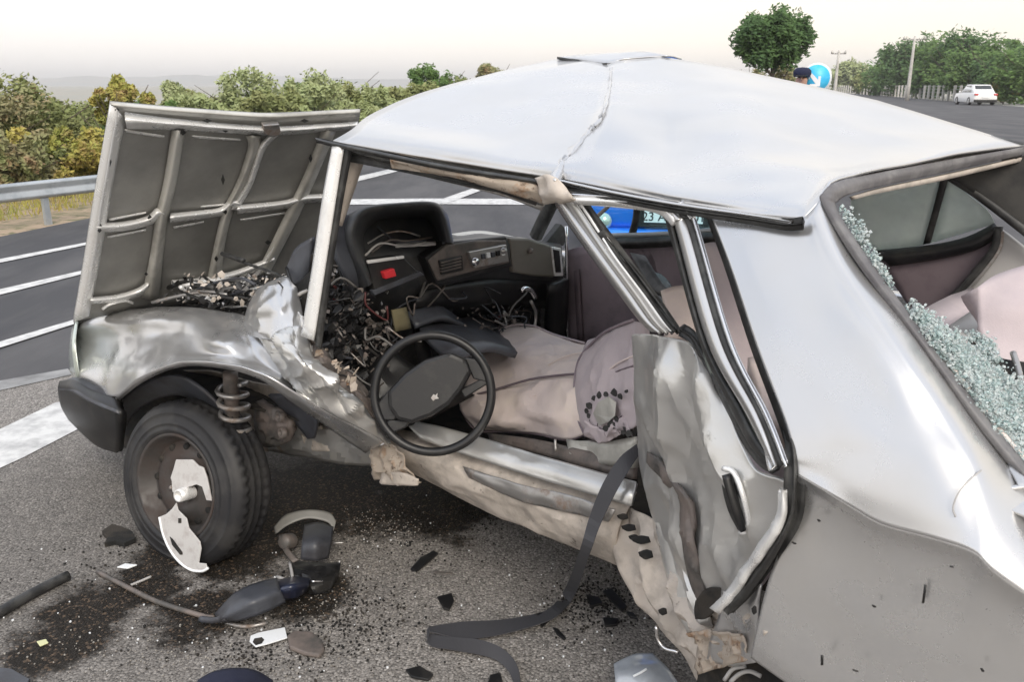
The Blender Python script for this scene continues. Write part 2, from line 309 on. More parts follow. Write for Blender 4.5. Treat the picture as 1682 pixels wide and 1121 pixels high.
# ------------------------------------------------------------ ground, road, markings, verge, hills
def sheet(name, pts, z, mat, kind='structure', parent=None):
    o = mk(name, [Vector((p[0], p[1], z)) for p in pts], [tuple(range(len(pts)))], mat, parent, smooth=False)
    bm = bmesh.new(); bm.from_mesh(o.data)
    for f in bm.faces:
        if f.normal.z < 0: f.normal_flip()
    bm.to_mesh(o.data); bm.free()
    if kind: o['kind'] = kind
    return o
sheet('ground', [(-4000, -300), (4000, -300), (4000, 6000), (-4000, 6000)], -.05, M('dry green plain', (.3, .3, .27), 1, col2=(.33, .3, .25), scale=.05, bump=(3, .05)))
ve = [g(-60, 397), g(130, 362), g(605, 262)]      # left edge of the tarmac
vd = (ve[2] - ve[0]).normalized(); v0 = ve[1] - vd * 30; v1 = ve[1] + vd * 260
R0 = g(1380, 152); R1 = g(1560, 166); rd = (R0 - R1).normalized()
vn_ = Vector((-vd.y, vd.x, 0)); vn_ = vn_ if vn_.x < 0 else -vn_
sheet('verge', [v0 - vd * 60, v1 + vd * 300, v1 + vd * 300 + vn_ * 2.2, v0 - vd * 60 + vn_ * 2.2], -.02, verge_m)
FE0, FE1 = R1 - rd * 75, R1 + rd * 900
sheet('road', [(-60, -30), v0 - vd * 0, v1 + vd * 500, FE1, FE0, (120, -30)], 0, asphalt_far)
n0, n1 = g(-300, 640), g(2400, 250)
nr = [g(-160, 672), g(110, 610), g(420, 540), W(1.0, 3.0, 0), W(2.6, 3.2, 0), W(6, 3.2, 0), Vector((5, -6, 0)), Vector((-6, -6, 0)), Vector((-6, 2.3, 0))]
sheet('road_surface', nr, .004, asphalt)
def mark(name, pts, mat=white_line, z=.008): return sheet(name, [g(*p) for p in pts], z, mat)
mark('road_marking', [(-60, 744), (0, 708), (92, 664), (150, 655), (150, 690), (132, 706), (40, 754), (-60, 800)])
mark('road_marking', [(-60, 640), (0, 628), (112, 608), (118, 618), (0, 644), (-60, 660)], faint_line)
mark('road_marking', [(-80, 586), (0, 564), (160, 516), (162, 522), (0, 574), (-80, 598)], z=.01)
mark('road_marking', [(-80, 496), (0, 477), (170, 438), (170, 443), (0, 486), (-80, 506)])
mark('road_marking', [(-80, 440), (0, 427), (170, 394), (170, 398), (0, 433), (-80, 447)])
mark('road_marking', [(480, 329), (700, 327), (960, 328), (960, 338), (700, 336), (480, 338)])
mark('road_marking', [(560, 297), (740, 255), (752, 257), (570, 303)])
mark('road_marking', [(712, 333), (830, 292), (845, 293), (733, 336)], z=.012)
def hill(pts, y, depth):
    vs_, fs = [], []
    for i, (x, h) in enumerate(pts):
        vs_ += [Vector((x, y, -5)), Vector((x + random.uniform(-20, 20), y + depth * .5, h)), Vector((x, y + depth, -5))]
    for i in range(len(pts) - 1): fs += [(3 * i, 3 * i + 3, 3 * i + 4, 3 * i + 1), (3 * i + 1, 3 * i + 4, 3 * i + 5, 3 * i + 2)]
    return vs_, fs
for k, (xa, xb, y, hh, sd) in enumerate(((-2300, 250, 2600, 46, 3), (-3600, 1200, 3900, 64, 8))):
    pts = [(xa + (xb - xa) * i / 40, hh * math.sin(i / 40 * 3.14) ** .7 * (.55 + .5 * noise.noise(Vector((i * .23, sd, 0))) + .12 * noise.noise(Vector((i * .9, sd, 4))))) for i in range(41)]
    vv, ff = hill(pts, y, 500); hm = M('hazy hillside', (.2, .22, .2), 1, col2=(.26, .24, .2), scale=.01)
    tag(mk('hills', vv, ff, hm), kind='structure')

# ------------------------------------------------------------ foliage
def leaves(blobs, n, size, seed):
    rnd = random.Random(seed); vs_, fs = [], []; tot = sum(b[3] ** 2 for b in blobs)
    for (x, y, z, r) in blobs:
        cl = []
        for _ in range(max(4, int(14 * r))):
            d = Vector((rnd.gauss(0, 1), rnd.gauss(0, 1), rnd.gauss(0, 1))).normalized(); cl.append((d * r * rnd.uniform(.55, 1.0), r * rnd.uniform(.22, .42)))
        for _ in range(int(n * r * r / tot)):
            cpos, crad = rnd.choice(cl)
            d = Vector((rnd.gauss(0, 1), rnd.gauss(0, 1), rnd.gauss(0, 1))).normalized() * crad * rnd.uniform(.3, 1.15)
            c = Vector((x, y, z)) + Vector((cpos.x, cpos.y, cpos.z * .85)) + d
            if c.z < .05: continue
            a = Vector((rnd.gauss(0, 1), rnd.gauss(0, 1), rnd.gauss(0, .7))).normalized(); b = a.orthogonal().normalized(); s = size * rnd.uniform(.5, 1.3); i = len(vs_)
            vs_ += [c - a * s, c + b * s * .45, c + a * s, c - b * s * .45]; fs.append((i, i + 1, i + 2, i + 3))
    return vs_, fs
def tree(name, label, cat, loc, h, rad, mat, n, size, seed, group, trunk=.5, shape='bush', twigs=0):
    rnd = random.Random(seed); loc = Vector(loc); t = thing(name, loc, label, cat, group)
    if shape == 'ball': blobs = [(0, 0, h - rad, rad * .78)]+[(rad*.24*math.cos(a),rad*.24*math.sin(a),h-rad*.95+.2*math.sin(3*a),rad*.62) for a in (0,1.3,2.6,3.9,5.2)]
    else:
        blobs = []
        for i in range(7 if shape == 'bush' else 9):
            a = rnd.uniform(0, 6.28); rr = rnd.uniform(.15, .62) * rad; zz = rnd.uniform(trunk, .82) * h; blobs.append((rr * math.cos(a), rr * math.sin(a), zz, rad * rnd.uniform(.32, .55)))
        blobs.append((0, 0, h - rad * .38, rad * .38))
    vs_, fs = leaves(blobs, n, size, seed); cr_ = mk('crown', vs_, fs, mat, t, smooth=False, local=True)
    tube('trunk', [Vector((0, 0, -.1)), Vector((.04 * h * rnd.uniform(-1, 1), 0, h * .3)), Vector((.05 * h * rnd.uniform(-1, 1), .03 * h, h * .75))], .028 * h, bark, t, local=True, prof=(1, .35))
    for i in range(5 + twigs):
        a = rnd.uniform(0, 6.28); z0 = h * rnd.uniform(.15, .6); rad_ = rad * (.5 if shape == 'ball' else .75); e = Vector((math.cos(a) * rad_, math.sin(a) * rad_, min(h * (.8 if shape == 'ball' else 1.03), z0 + h * rnd.uniform(.25, .5))))
        tube('limb', [Vector((0, 0, z0)), e * .5 + Vector((0, 0, z0 * .4)), e], .011 * h, bark, t, local=True, prof=(1, .3), sides=5)
    return t
# left side, behind the guard rail: pixel column, distance, top pixel row, radius
def at(px, y, py=140): # point on the ground at distance y under pixel column px; height from pixel row py
    d = ray(px, py); k = y / d.y; return Vector((d.x * k, y, 0)), H + d.z * k
L_ = [('shrub', 'dark sprawling shrub with bare twigs at the far left beyond the guard rail', -40, 14, 175, 1.6, f_dry), ('shrub', 'tall dull olive shrub with a rounded top left of the yellowing tree', 62, 15, 150, 1.5, f_olive),
      ('shrub', 'reddish brown low shrub just behind the guard rail', 25, 12.6, 225, 1.1, f_dry), ('shrub', 'brownish green shrub between the guard rail and the bonnet edge', 118, 13.5, 212, 1.1, f_autumn),
      ('young_tree', 'slender young tree turning yellow beside the raised bonnet', 183, 15, 126, .75, f_autumn), ('shrub', 'low yellow green shrub below the slender yellowing tree', 200, 14, 215, 1.0, f_light),
      ('broad_tree', 'broad pale green tree with a wispy grey top behind the bonnet', 398, 26, 130, 1.9, f_light), ('shrub', 'small pale shrub on the left flank of the broad pale tree', 318, 25, 152, 1.1, f_light),
      ('dark_tree', 'small dark green tree between two pale ones behind the bonnet', 487, 30, 128, 1.1, f_bright), ('broad_tree', 'pale green tree right of the small dark tree', 550, 27, 122, 1.9, f_light),
      ('shrub', 'low yellow green shrub above the front corner of the silver roof', 640, 30, 143, 1.4, f_light), ('dark_tree', 'fresh green rounded tree rising behind the front of the silver roof', 722, 34, 121, 1.6, f_bright),
      ('bare_tree', 'thin brown half bare tree beside the fresh green rounded tree', 800, 34, 106, 1.2, f_dry), ('shrub', 'bushy green shrub hidden low behind the silver roof', 860, 36, 128, 1.6, f_olive),
      ('shrub', 'low olive shrub between bonnet corner and the broad pale tree', 262, 20, 172, 1.2, f_olive), ('shrub', 'olive shrub filling the gap behind the bonnet latch', 450, 24, 152, 1.4, f_olive),
      ('shrub', 'dense olive shrub hiding the plain just left of the slender yellow tree', 125, 19, 176, 1.2, f_olive), ('shrub', 'low dense green shrub behind the top edge of the bonnet, right of the yellow tree', 235, 17, 186, 1.0, f_bright), ('shrub', 'wide low olive shrub behind the bonnet top edge', 300, 22, 166, 1.3, f_light), ('shrub', 'low hazy green shrub where the roof line starts', 620, 22, 160, 1.2, f_light), ('shrub', 'olive shrub in the gap right of the small fresh tree', 770, 34, 128, 1.4, f_olive),
      ('shrub', 'olive shrub showing between the slender yellow tree and the broad pale tree', 338, 30, 160, 1.6, f_olive), ('shrub', 'pale green shrub right of the small dark tree', 515, 24, 150, 1.3, f_light), ('shrub', 'green shrub left of the fresh green rounded tree', 672, 28, 148, 1.3, f_olive), ('shrub', 'tall olive shrub at the left picture edge', 8, 16, 178, 1.3, f_olive),
      ('shrub', 'pale shrub behind the far corner of the bonnet', 600, 26, 150, 1.2, f_olive)]
for i, (nm, lb, px, y, py, r, m_) in enumerate(L_):
    p, z = at(px, y, py); tree(nm, lb, 'shrub' if nm == 'shrub' else 'tree', p, z * 1.02, r, m_, 13000 if y < 20 else 9000, .045 if y < 20 else .075, 40 + i, 'shrubs and trees beyond the guard rail', trunk=.18, twigs=5)
# ground cover under the guard rail
def scatter(name, n, fn, hgt, wid, mat, seed, label, cat):
    rnd = random.Random(seed); vs_, fs = [], []
    for _ in range(n):
        p = fn(rnd); a = rnd.uniform(0, 6.28); d = Vector((math.cos(a), math.sin(a), 0)) * wid * rnd.uniform(.5, 1.5); t = Vector((rnd.gauss(0, .3), rnd.gauss(0, .3), 1)) * hgt * rnd.uniform(.3, 1.2); i = len(vs_)
        vs_ += [p - d, p + d, p + t]; fs.append((i, i + 1, i + 2))
    return tag(mk(name, vs_, fs, mat, smooth=False), label, cat, kind='stuff')
vn = Vector((-vd.y, vd.x, 0)); vn = vn if vn.x < 0 else -vn
scatter('dry_grass', 34000, lambda r: ve[1] + vd * r.uniform(-14, 50) + vn * (.75 + abs(r.gauss(0, 1.4))), .13, .008, f_autumn, 5, 'dry yellow and green grass growing under and behind the guard rail', 'grass')

# guard rail
ga, gb = g(-10, 304, .5), g(150, 288, .5); gd = (gb - ga).normalized(); gd.z = 0; gd.normalize(); gn = Vector((-gd.y, gd.x, 0)); gn = -gn if gn.y > 0 else gn
gr = thing('guard_rail', (ga.x, ga.y, 0), 'galvanised steel guard rail along the verge left of the raised bonnet', 'guard rail')
prof = [(-.0, .50), (.03, .48), (.035, .46), (.0, .415), (-.0, .385), (.035, .34), (.03, .32), (0, .295)]
vs_, fs = [], []
for k in range(0, 30):
    b = Vector((ga.x, ga.y, 0)) + gd * (k * 2 - 8)
    for (o_, z_) in prof: vs_.append(b + gn * o_ + Vector((0, 0, z_)))
for k in range(29):
    for j in range(len(prof) - 1): a = k * len(prof) + j; fs.append((a, a + 1, a + 1 + len(prof), a + len(prof)))
ra = mk('rail', vs_, fs, galv, gr); ra.modifiers.new('thickness', 'SOLIDIFY').thickness = .006
pb = g(92, 368); tpost = (pb - Vector((ga.x, ga.y, 0))).dot(gd)
for k in range(-3, 11):
    box('post', Vector((ga.x, ga.y, .22)) + gd * (tpost + k * 2.6) - gn * .03, .07, .05, .54, galv, gr, rz=math.atan2(gd.y, gd.x))

# right side background: concrete post fence, trees, poles, sign
fe = thing('wire_fence', R1, 'fence of pale concrete posts and wires beyond the far road', 'fence')
FL = (R0 - R1).length; fdir = (R0 - R1).normalized(); k = 0; pos = -12.0
pm = None
while pos < FL * 1.6 and k < 110:
    p = R1 + fdir * pos; hh = 1.55
    o = box('post', (p.x, p.y, hh / 2), .2, .2, hh, conc, fe); k += 1
    pos += 2.6 if pos < 60 else 4.2
for z_ in (.4, .8, 1.15, 1.45):
    tube('wire', [R1 - fdir * 12 + Vector((0, -.1, z_)), R1 + fdir * FL * 1.6 + Vector((0, -.1, z_))], .02, galv, fe, sides=4, lin=True)
mxk = 105
RT = [('poplar_tree', 'dark green tree leaning in at the left end of the far grove', 1478, 108, 82, 5.2, f_bright), ('poplar_tree', 'dense tree behind the tall slim utility pole', 1512, 112, 66, 5.0, f_dark),
      ('poplar_tree', 'tall leafy tree in the middle of the far grove above the fence', 1562, 110, 66, 5.5, f_bright), ('poplar_tree', 'tallest tree of the far grove, right above the white car', 1592, 114, 52, 5.5, f_dark),
      ('poplar_tree', 'dark tree right of the tallest one behind the white car', 1625, 110, 66, 5.2, f_bright), ('poplar_tree', 'tree at the right end of the grove under the dark sign panel', 1660, 108, 78, 5.0, f_dark),
      ('poplar_tree', 'green tree cut by the right edge of the picture', 1700, 106, 84, 5.0, f_bright), ('small_tree', 'yellowing bush by the fence right of the white car', 1655, 100, 122, 1.8, f_autumn),
      ('small_tree', 'olive bush with bare twigs between the two utility poles', 1404, 90, 100, 2.6, f_light), ('small_tree', 'low pale bush left of the grove', 1432, 112, 128, 2.2, f_olive),
      ('small_tree', 'brown green bush at the roof line left of the round blue sign', 1240, 40, 106, 1.3, f_dry), ('small_tree', 'brownish bush under the round clipped tree', 1292, 42, 104, 1.3, f_dry),
      ('small_tree', 'low olive bush at the foot of the far grove', 1470, 104, 118, 2.6, f_dark), ('small_tree', 'low dark bush behind the fence posts in the far grove', 1540, 104, 112, 3, f_dark), ('small_tree', 'low green bush behind the white car', 1600, 104, 112, 3, f_bright)]
def beyond(px, y, k=1.07):
    d = ray(px, 150); nn_ = Vector((-fdir.y, fdir.x, 0)); t_ = R1.dot(nn_) / d.dot(nn_); return d.y * t_ * k if y > 60 else y
for i, (nm, lb, px, y, py, r, m_) in enumerate(RT):
    y2 = beyond(px, y, 1.1 if 'low' in lb else 1.16 + .02 * (i % 3)); r *= y2 / y; lf = .3 * y2 / 105 if y > 60 else .1; y = y2
    p, z = at(px, y, py); tree(nm, lb, 'tree' if 'tree' in nm and 'bush' not in lb else 'shrub', p, z, r, m_, 5200, lf, 90 + i, 'trees and bushes beyond the far road', trunk=.25, shape='tree', twigs=3)
p, z = at(1277, 34, -8); t = tree('clipped_round_tree', 'round dense dark green tree rising above the silver roof', 'tree', p, z, 1.6, f_dark, 22000, .1, 5, None, shape='ball')
def pole(px, y, top, lb, arms, r=.12):
    p, z = at(px, y, top); t = thing('utility_pole', p, lb, 'utility pole', 'utility poles along the far road')
    tube('pole', [Vector((0, 0, 0)), Vector((0, 0, z))], r, conc, t, lin=True, local=True, prof=(1.3, .7))
    for a in arms:
        tube('crossarm', [Vector((-a[1], 0, z - a[0])), Vector((a[1], 0, z - a[0]))], .06, steel, t, lin=True, local=True, sides=6)
        for s in (-1, 0, 1): lathe('insulator', [(.0, .0), (.1, .0), (.12, .12), (.05, .3), (0, .32)], Vector((s * a[1] * .9, 0, z - a[0])), Vector((0, 0, 1)), conc, t, seg=8, local=True)
pole(1503, 92, 60, 'taller slim utility pole with a cross arm in front of the grove', [(.25, 1.2)], .17)
pole(1378, 86, 84, 'shorter brown utility pole standing by itself left of the grove', [(.2, .7)], .15)
# dark sign panel on a post at the right
p, z = at(1662, 96, 70); t = thing('road_sign', p, 'dark flat road sign panel on a thin post above the trees at the right', 'road sign')
tube('post', [Vector((.3, 0, 0)), Vector((.3, 0, z + .5))], .05, galv, t, lin=True, local=True); box('panel', (0, -.1, z), 1.4, .06, .5, greyp, t, local=True)
# round blue mandatory sign
blue_s = M('cyan blue sign face', (.05, .5, .85), .4, col2=(.1, .58, .9), scale=6)
d_ = ray(1341, 128); sp = EYE + d_ * (11.5); t = thing('traffic_sign', (sp.x, sp.y, 0), 'round light blue traffic sign with a white arrow just above the silver roof', 'traffic sign')
nrm = Vector((-.25, -1, 0)).normalized(); c0 = Vector((0, 0, sp.z)); Rr = 24 / 1400 * 11.5
lathe('rim', [(0, 0), (Rr * 1.0, 0), (Rr * 1.0, -.015), (0, -.015)], c0, nrm, plastw, t, seg=48, local=True)
lathe('face', [(0, .004), (Rr * .88, .004), (Rr * .88, .0)], c0, nrm, blue_s, t, seg=48, local=True)
sx3 = Vector((1, -.25, 0)).normalized(); up = Vector((0, 0, 1)); ar = [(-.55, .55), (-.12, .25), (.05, .42), (.05, -.15)]
ap = [(-.62, .35), (-.5, .48), (.12, -.12), (.12, .12), (.28, .12), (.28, -.55), (-.4, -.55), (-.4, -.4), (-.02, -.38)]
prism('arrow', [c0 + sx3 * a * Rr + up * b * Rr + nrm * .006 for a, b in ap], nrm * .004, plastw, t, local=True)
tube('post', [Vector((0, .03, 0)), Vector((0, .03, sp.z))], .03, galv, t, lin=True, local=True)

# ------------------------------------------------------------ other vehicles
def car(name, label, loc, rz, paint, L=4.3, Wd=1.78, Hh=1.5, lights='rear', text=None, round_lamps=False):
    t = thing(name, loc, label, 'car'); t.rotation_euler = (0, 0, rz)      # local +x is the end that faces us
    def loft(nm, secs, mat, bev=.05, sub=2):
        vs_, fs = [], []
        for (x, w_, z0, z1, ins) in secs: vs_ += [Vector((x, -w_, z0)), Vector((x, -w_ * 1.0, (z0 + z1) / 2)), Vector((x, -w_ + ins, z1)), Vector((x, w_ - ins, z1)), Vector((x, w_, (z0 + z1) / 2)), Vector((x, w_, z0))]
        for i in range(len(secs) - 1):
            for j in range(6): fs.append((i * 6 + j, i * 6 + (j + 1) % 6, (i + 1) * 6 + (j + 1) % 6, (i + 1) * 6 + j))
        fs += [tuple(range(6))[::-1], tuple(range(len(vs_) - 6, len(vs_)))]
        o = mk(nm, vs_, fs, mat, t, local=True); bm = bmesh.new(); bm.from_mesh(o.data); bmesh.ops.recalc_face_normals(bm, faces=bm.faces); bm.to_mesh(o.data); bm.free()
        b = o.modifiers.new('bevel', 'BEVEL'); b.width = bev; b.segments = 3; b.angle_limit = .4; return o
    h = Wd / 2; belt = Hh * .6
    loft('body', [(-L / 2, h * .86, .3, belt * .85, .1), (-L / 2 + .25, h, .22, belt * .93, .08), (-.4, h, .22, belt, .06), (L / 2 - .5, h, .22, belt, .08), (L / 2 - .1, h * .93, .25, belt * .97, .1), (L / 2, h * .88, .32, belt * .8, .08)], paint)
    roof = loft('roof', [(-L * .22, h * .86, belt, belt + .02, .02), (-L * .06, h * .84, belt, Hh, .16), (L * .25, h * .82, belt, Hh * .985, .16), (L * .4, h * .82, belt, belt + .08, .04)], paint)
    def pane(nm, pts): prism(nm, [Vector(p_) for p_ in pts], Vector((0, 0, .004)), darkglass, t, local=True)
    zt, zb = Hh - .09, belt + .06
    pane('rear_window', [(L * .395, -h * .68, zb), (L * .395, h * .68, zb), (L * .28, h * .62, zt), (L * .28, -h * .62, zt)])
    for s in (-1, 1):
        for (a, b, c_, d) in ((-.15, .06, -.04, .06), (.08, .26, .08, .2)):
            pane('side_window', [(L * a, s * (h * .86), zb - .02), (L * b, s * (h * .86), zb - .02), (L * d, s * (h * .74), zt), (L * c_, s * (h * .74), zt)])
        for x in (-L * .3, L * .3):
            tp = [(.2, -.1), (.3, -.1), (.33, -.08), (.33, .08), (.3, .1), (.2, .1)]
            lathe('tyre', tp, Vector((x, s * (h - .08), .32)), Vector((0, s, 0)), tyrem, t, seg=24, local=True)
            lathe('rim', [(0, .07), (.05, .09), (.19, .06), (.21, .1)], Vector((x, s * (h - .08), .32)), Vector((0, s, 0)), steel, t, seg=20, local=True)
        if round_lamps: lathe('headlight', [(0, .05), (.05, .045), (.078, .0)], Vector((L / 2 + .03, s * h * .74, .36)), Vector((1, 0, 0)), lampclear, t, seg=20, local=True)
        else: box('tail_light', (L / 2 - .05, s * h * .75, belt * .86), .16, .3, .14, lampred, t, bevel=.03, local=True)
        box('door_mirror', (-L * .14, s * (h + .08), belt + .06), .1, .16, .12, paint, t, bevel=.03, local=True)
    box('bumper', (L / 2 + .02, 0, .2 if round_lamps else .36), .14, Wd * .9, .2, paint if round_lamps else blackp, t, bevel=.04, local=True)
    if round_lamps: box('grille', (L / 2 + .015, 0, .40), .06, Wd * .4, .17, blackp, t, bevel=.01, local=True)
    box('number_plate', (L / 2 + .05, 0, (.42) if round_lamps else belt * .66), .02, .52, .115, plastw, t, bevel=.004, local=True)
    if text:
        tx = bpy.data.curves.new('plate_text', 'FONT'); tx.body = text; tx.size = .112; tx.extrude = .001; tx.align_x = 'CENTER'; tx.materials.append(blackp)
        to_ = bpy.data.objects.new('plate_text', tx); C.objects.link(to_); me_ = bpy.data.meshes.new_from_object(to_); bpy.data.objects.remove(to_); to = bpy.data.objects.new('plate_text', me_); C.objects.link(to); to.parent = t; to.location = (L / 2 + .064, 0, .382); to.rotation_euler = (math.pi / 2, 0, math.pi / 2)
    return t
wp = g(1600, 172); car('parked_car', 'small white hatchback far off on the road in front of the grove', (wp.x, wp.y, 0), math.radians(-97), whitep, 4.3, 1.95, 1.62)
bp_ = EYE + ray(1106, 361) * 7.6; ang = math.atan2(-bp_.y, -bp_.x)
bc = car('parked_blue_car', 'blue car glimpsed through the rear side window of the wreck, number plate facing us', (bp_.x - math.cos(ang) * 2.2, bp_.y - math.sin(ang) * 2.2, 0), ang, bluecl, 4.2, 1.7, 1.35, text='23 AN 0501', round_lamps=True)
# person behind the wreck: only the capped head shows above the roof
def person(loc, rz):
    t = thing('person', loc, 'person in a dark navy cap standing behind the silver roof by the blue sign', 'person'); t.rotation_euler = (0, 0, rz)
    J = [((0, 0, .95), .15), ((0, 0, 1.15), .14), ((0, 0, 1.38), .16), ((0, 0, 1.5), .06), ((.01, 0, 1.6), .085), ((.01, 0, 1.67), .09), ((0, .19, 1.41), .065), ((.02, .26, 1.13), .045), ((.1, .27, .88), .03), ((0, -.19, 1.41), .065), ((.02, -.26, 1.13), .045), ((.1, -.27, .88), .03),
         ((0, .1, .9), .1), ((.02, .11, .5), .065), ((0, .12, .09), .045), ((.14, .13, .04), .04), ((0, -.1, .9), .1), ((.02, -.11, .5), .065), ((0, -.12, .09), .045), ((.14, -.13, .04), .04)]
    E_ = [(0, 1), (1, 2), (2, 3), (3, 4), (4, 5), (2, 6), (6, 7), (7, 8), (2, 9), (9, 10), (10, 11), (0, 12), (12, 13), (13, 14), (14, 15), (0, 16), (16, 17), (17, 18), (18, 19)]
    me = bpy.data.meshes.new('body'); me.from_pydata([j[0] for j in J], E_, []); o = bpy.data.objects.new('body', me); C.objects.link(o); o.parent = t; me.materials.append(skin)
    o.modifiers.new('skin', 'SKIN'); sv = me.skin_vertices[0].data
    for i, j in enumerate(J): sv[i].radius = (j[1], j[1])
    sv[0].use_root = True; s = o.modifiers.new('smooth', 'SUBSURF'); s.levels = 2; s.render_levels = 2
    lathe('jacket', [(.05, 1.5), (.17, 1.44), (.2, 1.3), (.185, 1.05), (.2, .85), (.19, .84)], Vector((0, 0, 0)), Vector((0, 0, 1)), navycloth, t, seg=24, local=True)
    for s_ in (1, -1):
        tube('sleeve', [Vector((0, .17 * s_, 1.42)), Vector((.02, .26 * s_, 1.13)), Vector((.09, .27 * s_, .93))], .07, navycloth, t, local=True, prof=(1, .7)); tube('trouser_leg', [Vector((0, .1 * s_, .92)), Vector((.02, .11 * s_, .5)), Vector((0, .12 * s_, .06))], .11, navycloth, t, local=True, prof=(1, .7))
        lathe('ear', [(0, .01), (.02, .005), (.025, 0)], Vector((.0, .092 * s_, 1.64)), Vector((0, s_, 0)), skin, t, seg=12, local=True); lathe('eye', [(0, .004), (.01, .002), (.012, 0)], Vector((.095, .03 * s_, 1.655)), Vector((1, 0, 0)), blackp, t, seg=10, local=True)
    tube('nose', [Vector((.095, 0, 1.66)), Vector((.115, 0, 1.625)), Vector((.1, 0, 1.615))], .012, skin, t, local=True)
    lathe('cap', [(.105, 1.66), (.118, 1.70), (.115, 1.74), (.08, 1.775), (0, 1.785)], Vector((.005, 0, 0)), Vector((0, 0, 1)), navycloth, t, seg=28, local=True)
    prism('cap_brim', [Vector(p_) for p_ in ((.08, -.08, 1.675), (.18, -.05, 1.665), (.2, 0, 1.66), (.18, .05, 1.665), (.08, .08, 1.675))], Vector((0, 0, .01)), blackp, t, local=True)
skin = M('skin', (.45, .27, .2), .6)
pp = EYE + ray(1317, 128) * 11.5; person((pp.x, pp.y, 0), math.radians(-110))

# ------------------------------------------------------------ THE WRECKED CAR
ctr = W(1.1, .8, 0); X = thing('wrecked_car', ctr, 'crushed silver saloon car with buckled roof, raised bonnet and torn open driver side', 'car')
# roof: near edge to far edge, front to rear
patch('roof', [
 '546,231,.18 730,264,.235 897,291,.29 960,302,.27 1100,331,.24 1225,350,.225 1318,357,.22 1351,322,.25',
 '578,212,.25 742,243,.268 905,272,.30 962,274,.30 1102,308,.265 1228,326,.255 1325,330,.27 1363,299,.29',
 '610,187,.42 768,213,.46 932,252,.37 985,225,.43 1100,248,.52 1222,262,.455 1352,292,.44 1410,283,.42',
 '690,153,.68 830,165,.72 968,206,.55 1004,180,.62 1100,186,.75 1216,196,.745 1420,262,.75 1500,266,.72',
 '800,122,.98 892,120,1.0 984,150,.85 1008,140,.88 1092,130,1.05 1205,146,1.04 1440,212,1.08 1592,248,1.04',
 '915,96,1.3 960,99,1.25 998,106,1.18 1012,100,1.2 1085,92,1.3 1190,109,1.38 1440,164,1.42 1684,238,1.38'],
 silver, X, n=(8, 8), thick=.006, amp=.006, freq=5, ridge=False, seed=2, lin=(False, True))
patch('roof', [ '915,96,1.3 940,96,1.28 998,103,1.2 1030,95,1.24 1085,92,1.3', '925,92,1.33 960,90,1.33 1010,87,1.33 1050,85,1.33 1102,91,1.33', '935,94,1.5 985,92,1.5 1040,90,1.5 1070,90,1.5 1120,96,1.5'], silver, X, n=(4, 5), amp=.01, freq=10)
strip('roof_seam', '915,97,1.27 945,104,1.24 978,112,1.2 994,108,1.18', '915,93,1.27 948,98,1.24 978,107,1.2 994,103,1.18', rubber, X, n=4)
strip('roof_crease', '897,292,.285 912,262,.36 938,238,.43 966,211,.53 985,190,.6 997,150,.85 1001,110,1.15', '922,298,.265 934,270,.34 952,248,.41 976,214,.51 992,192,.58 1003,150,.83 1006,110,1.13', silver, X, n=6, mid=.05, amp=.012, freq=20)
# C pillar and rear quarter panel in one skin
q_rows = [
 '1165,348,.24 1200,350,.234 1235,352,.228 1277,355,.224 1318,357,.22 1328,350,.222 1337,341,.227 1351,322,.25',
 '1200,440,.175 1235,440,.172 1270,440,.17 1305,440,.169 1340,440,.168 1362,437,.17 1385,434,.176 1412,430,.215',
 '1243,570,.092 1285,570,.09 1330,570,.088 1380,568,.088 1428,565,.088 1453,564,.096 1476,562,.11 1508,560,.17',
 '1288,690,.03 1338,690,.031 1390,690,.032 1450,691,.037 1500,692,.043 1535,690,.058 1566,688,.08 1600,690,.155',
 '1303,745,.008 1350,746,.01 1400,748,.012 1470,752,.015 1530,758,.02 1580,763,.035 1612,768,.055 1668,778,.14',
 '1306,763,.004 1350,780,.0 1400,795,-.004 1460,815,-.005 1530,832,-.006 1590,848,.0 1640,870,.012 1740,880,.09']
q_low = [
 '1307,778,.0 1350,803,-.008 1400,834,-.012 1450,862,-.016 1530,884,-.02 1600,908,-.02 1640,945,-.02 1780,1040,.0',
 '1303,800,.012 1345,826,.008 1393,858,.006 1440,886,.004 1518,910,.002 1588,936,.0 1628,974,.0 1770,1066,.012',
 '1300,850,.02 1342,878,.018 1388,908,.016 1435,934,.014 1510,962,.012 1578,990,.010 1618,1024,.010 1765,1110,.018',
 '1262,955,.024 1310,985,.024 1358,1010,.024 1405,1030,.022 1480,1060,.02 1550,1090,.02 1600,1115,.02 1745,1180,.022',
 '1240,1045,.035 1275,1075,.032 1320,1105,.03 1365,1128,.03 1430,1160,.03 1510,1195,.03 1570,1225,.03 1705,1310,.03',
 '1233,1082,.05 1265,1105,.045 1300,1130,.04 1345,1165,.04 1410,1205,.04 1490,1245,.04 1550,1275,.04 1690,1360,.04']
qp = patch('quarter_panel', [rows(r) for r in q_rows] + [rows(q_low[0])], silver, X, n=(8, 8), amp=.004, freq=5, ridge=False, seed=4, thick=.006, ef=0)
patch('quarter_panel_side', [rows(r) for r in q_low], sidepaint, X, n=(8, 8), amp=.004, freq=5, ridge=False, seed=4, thick=.006, ef=0)
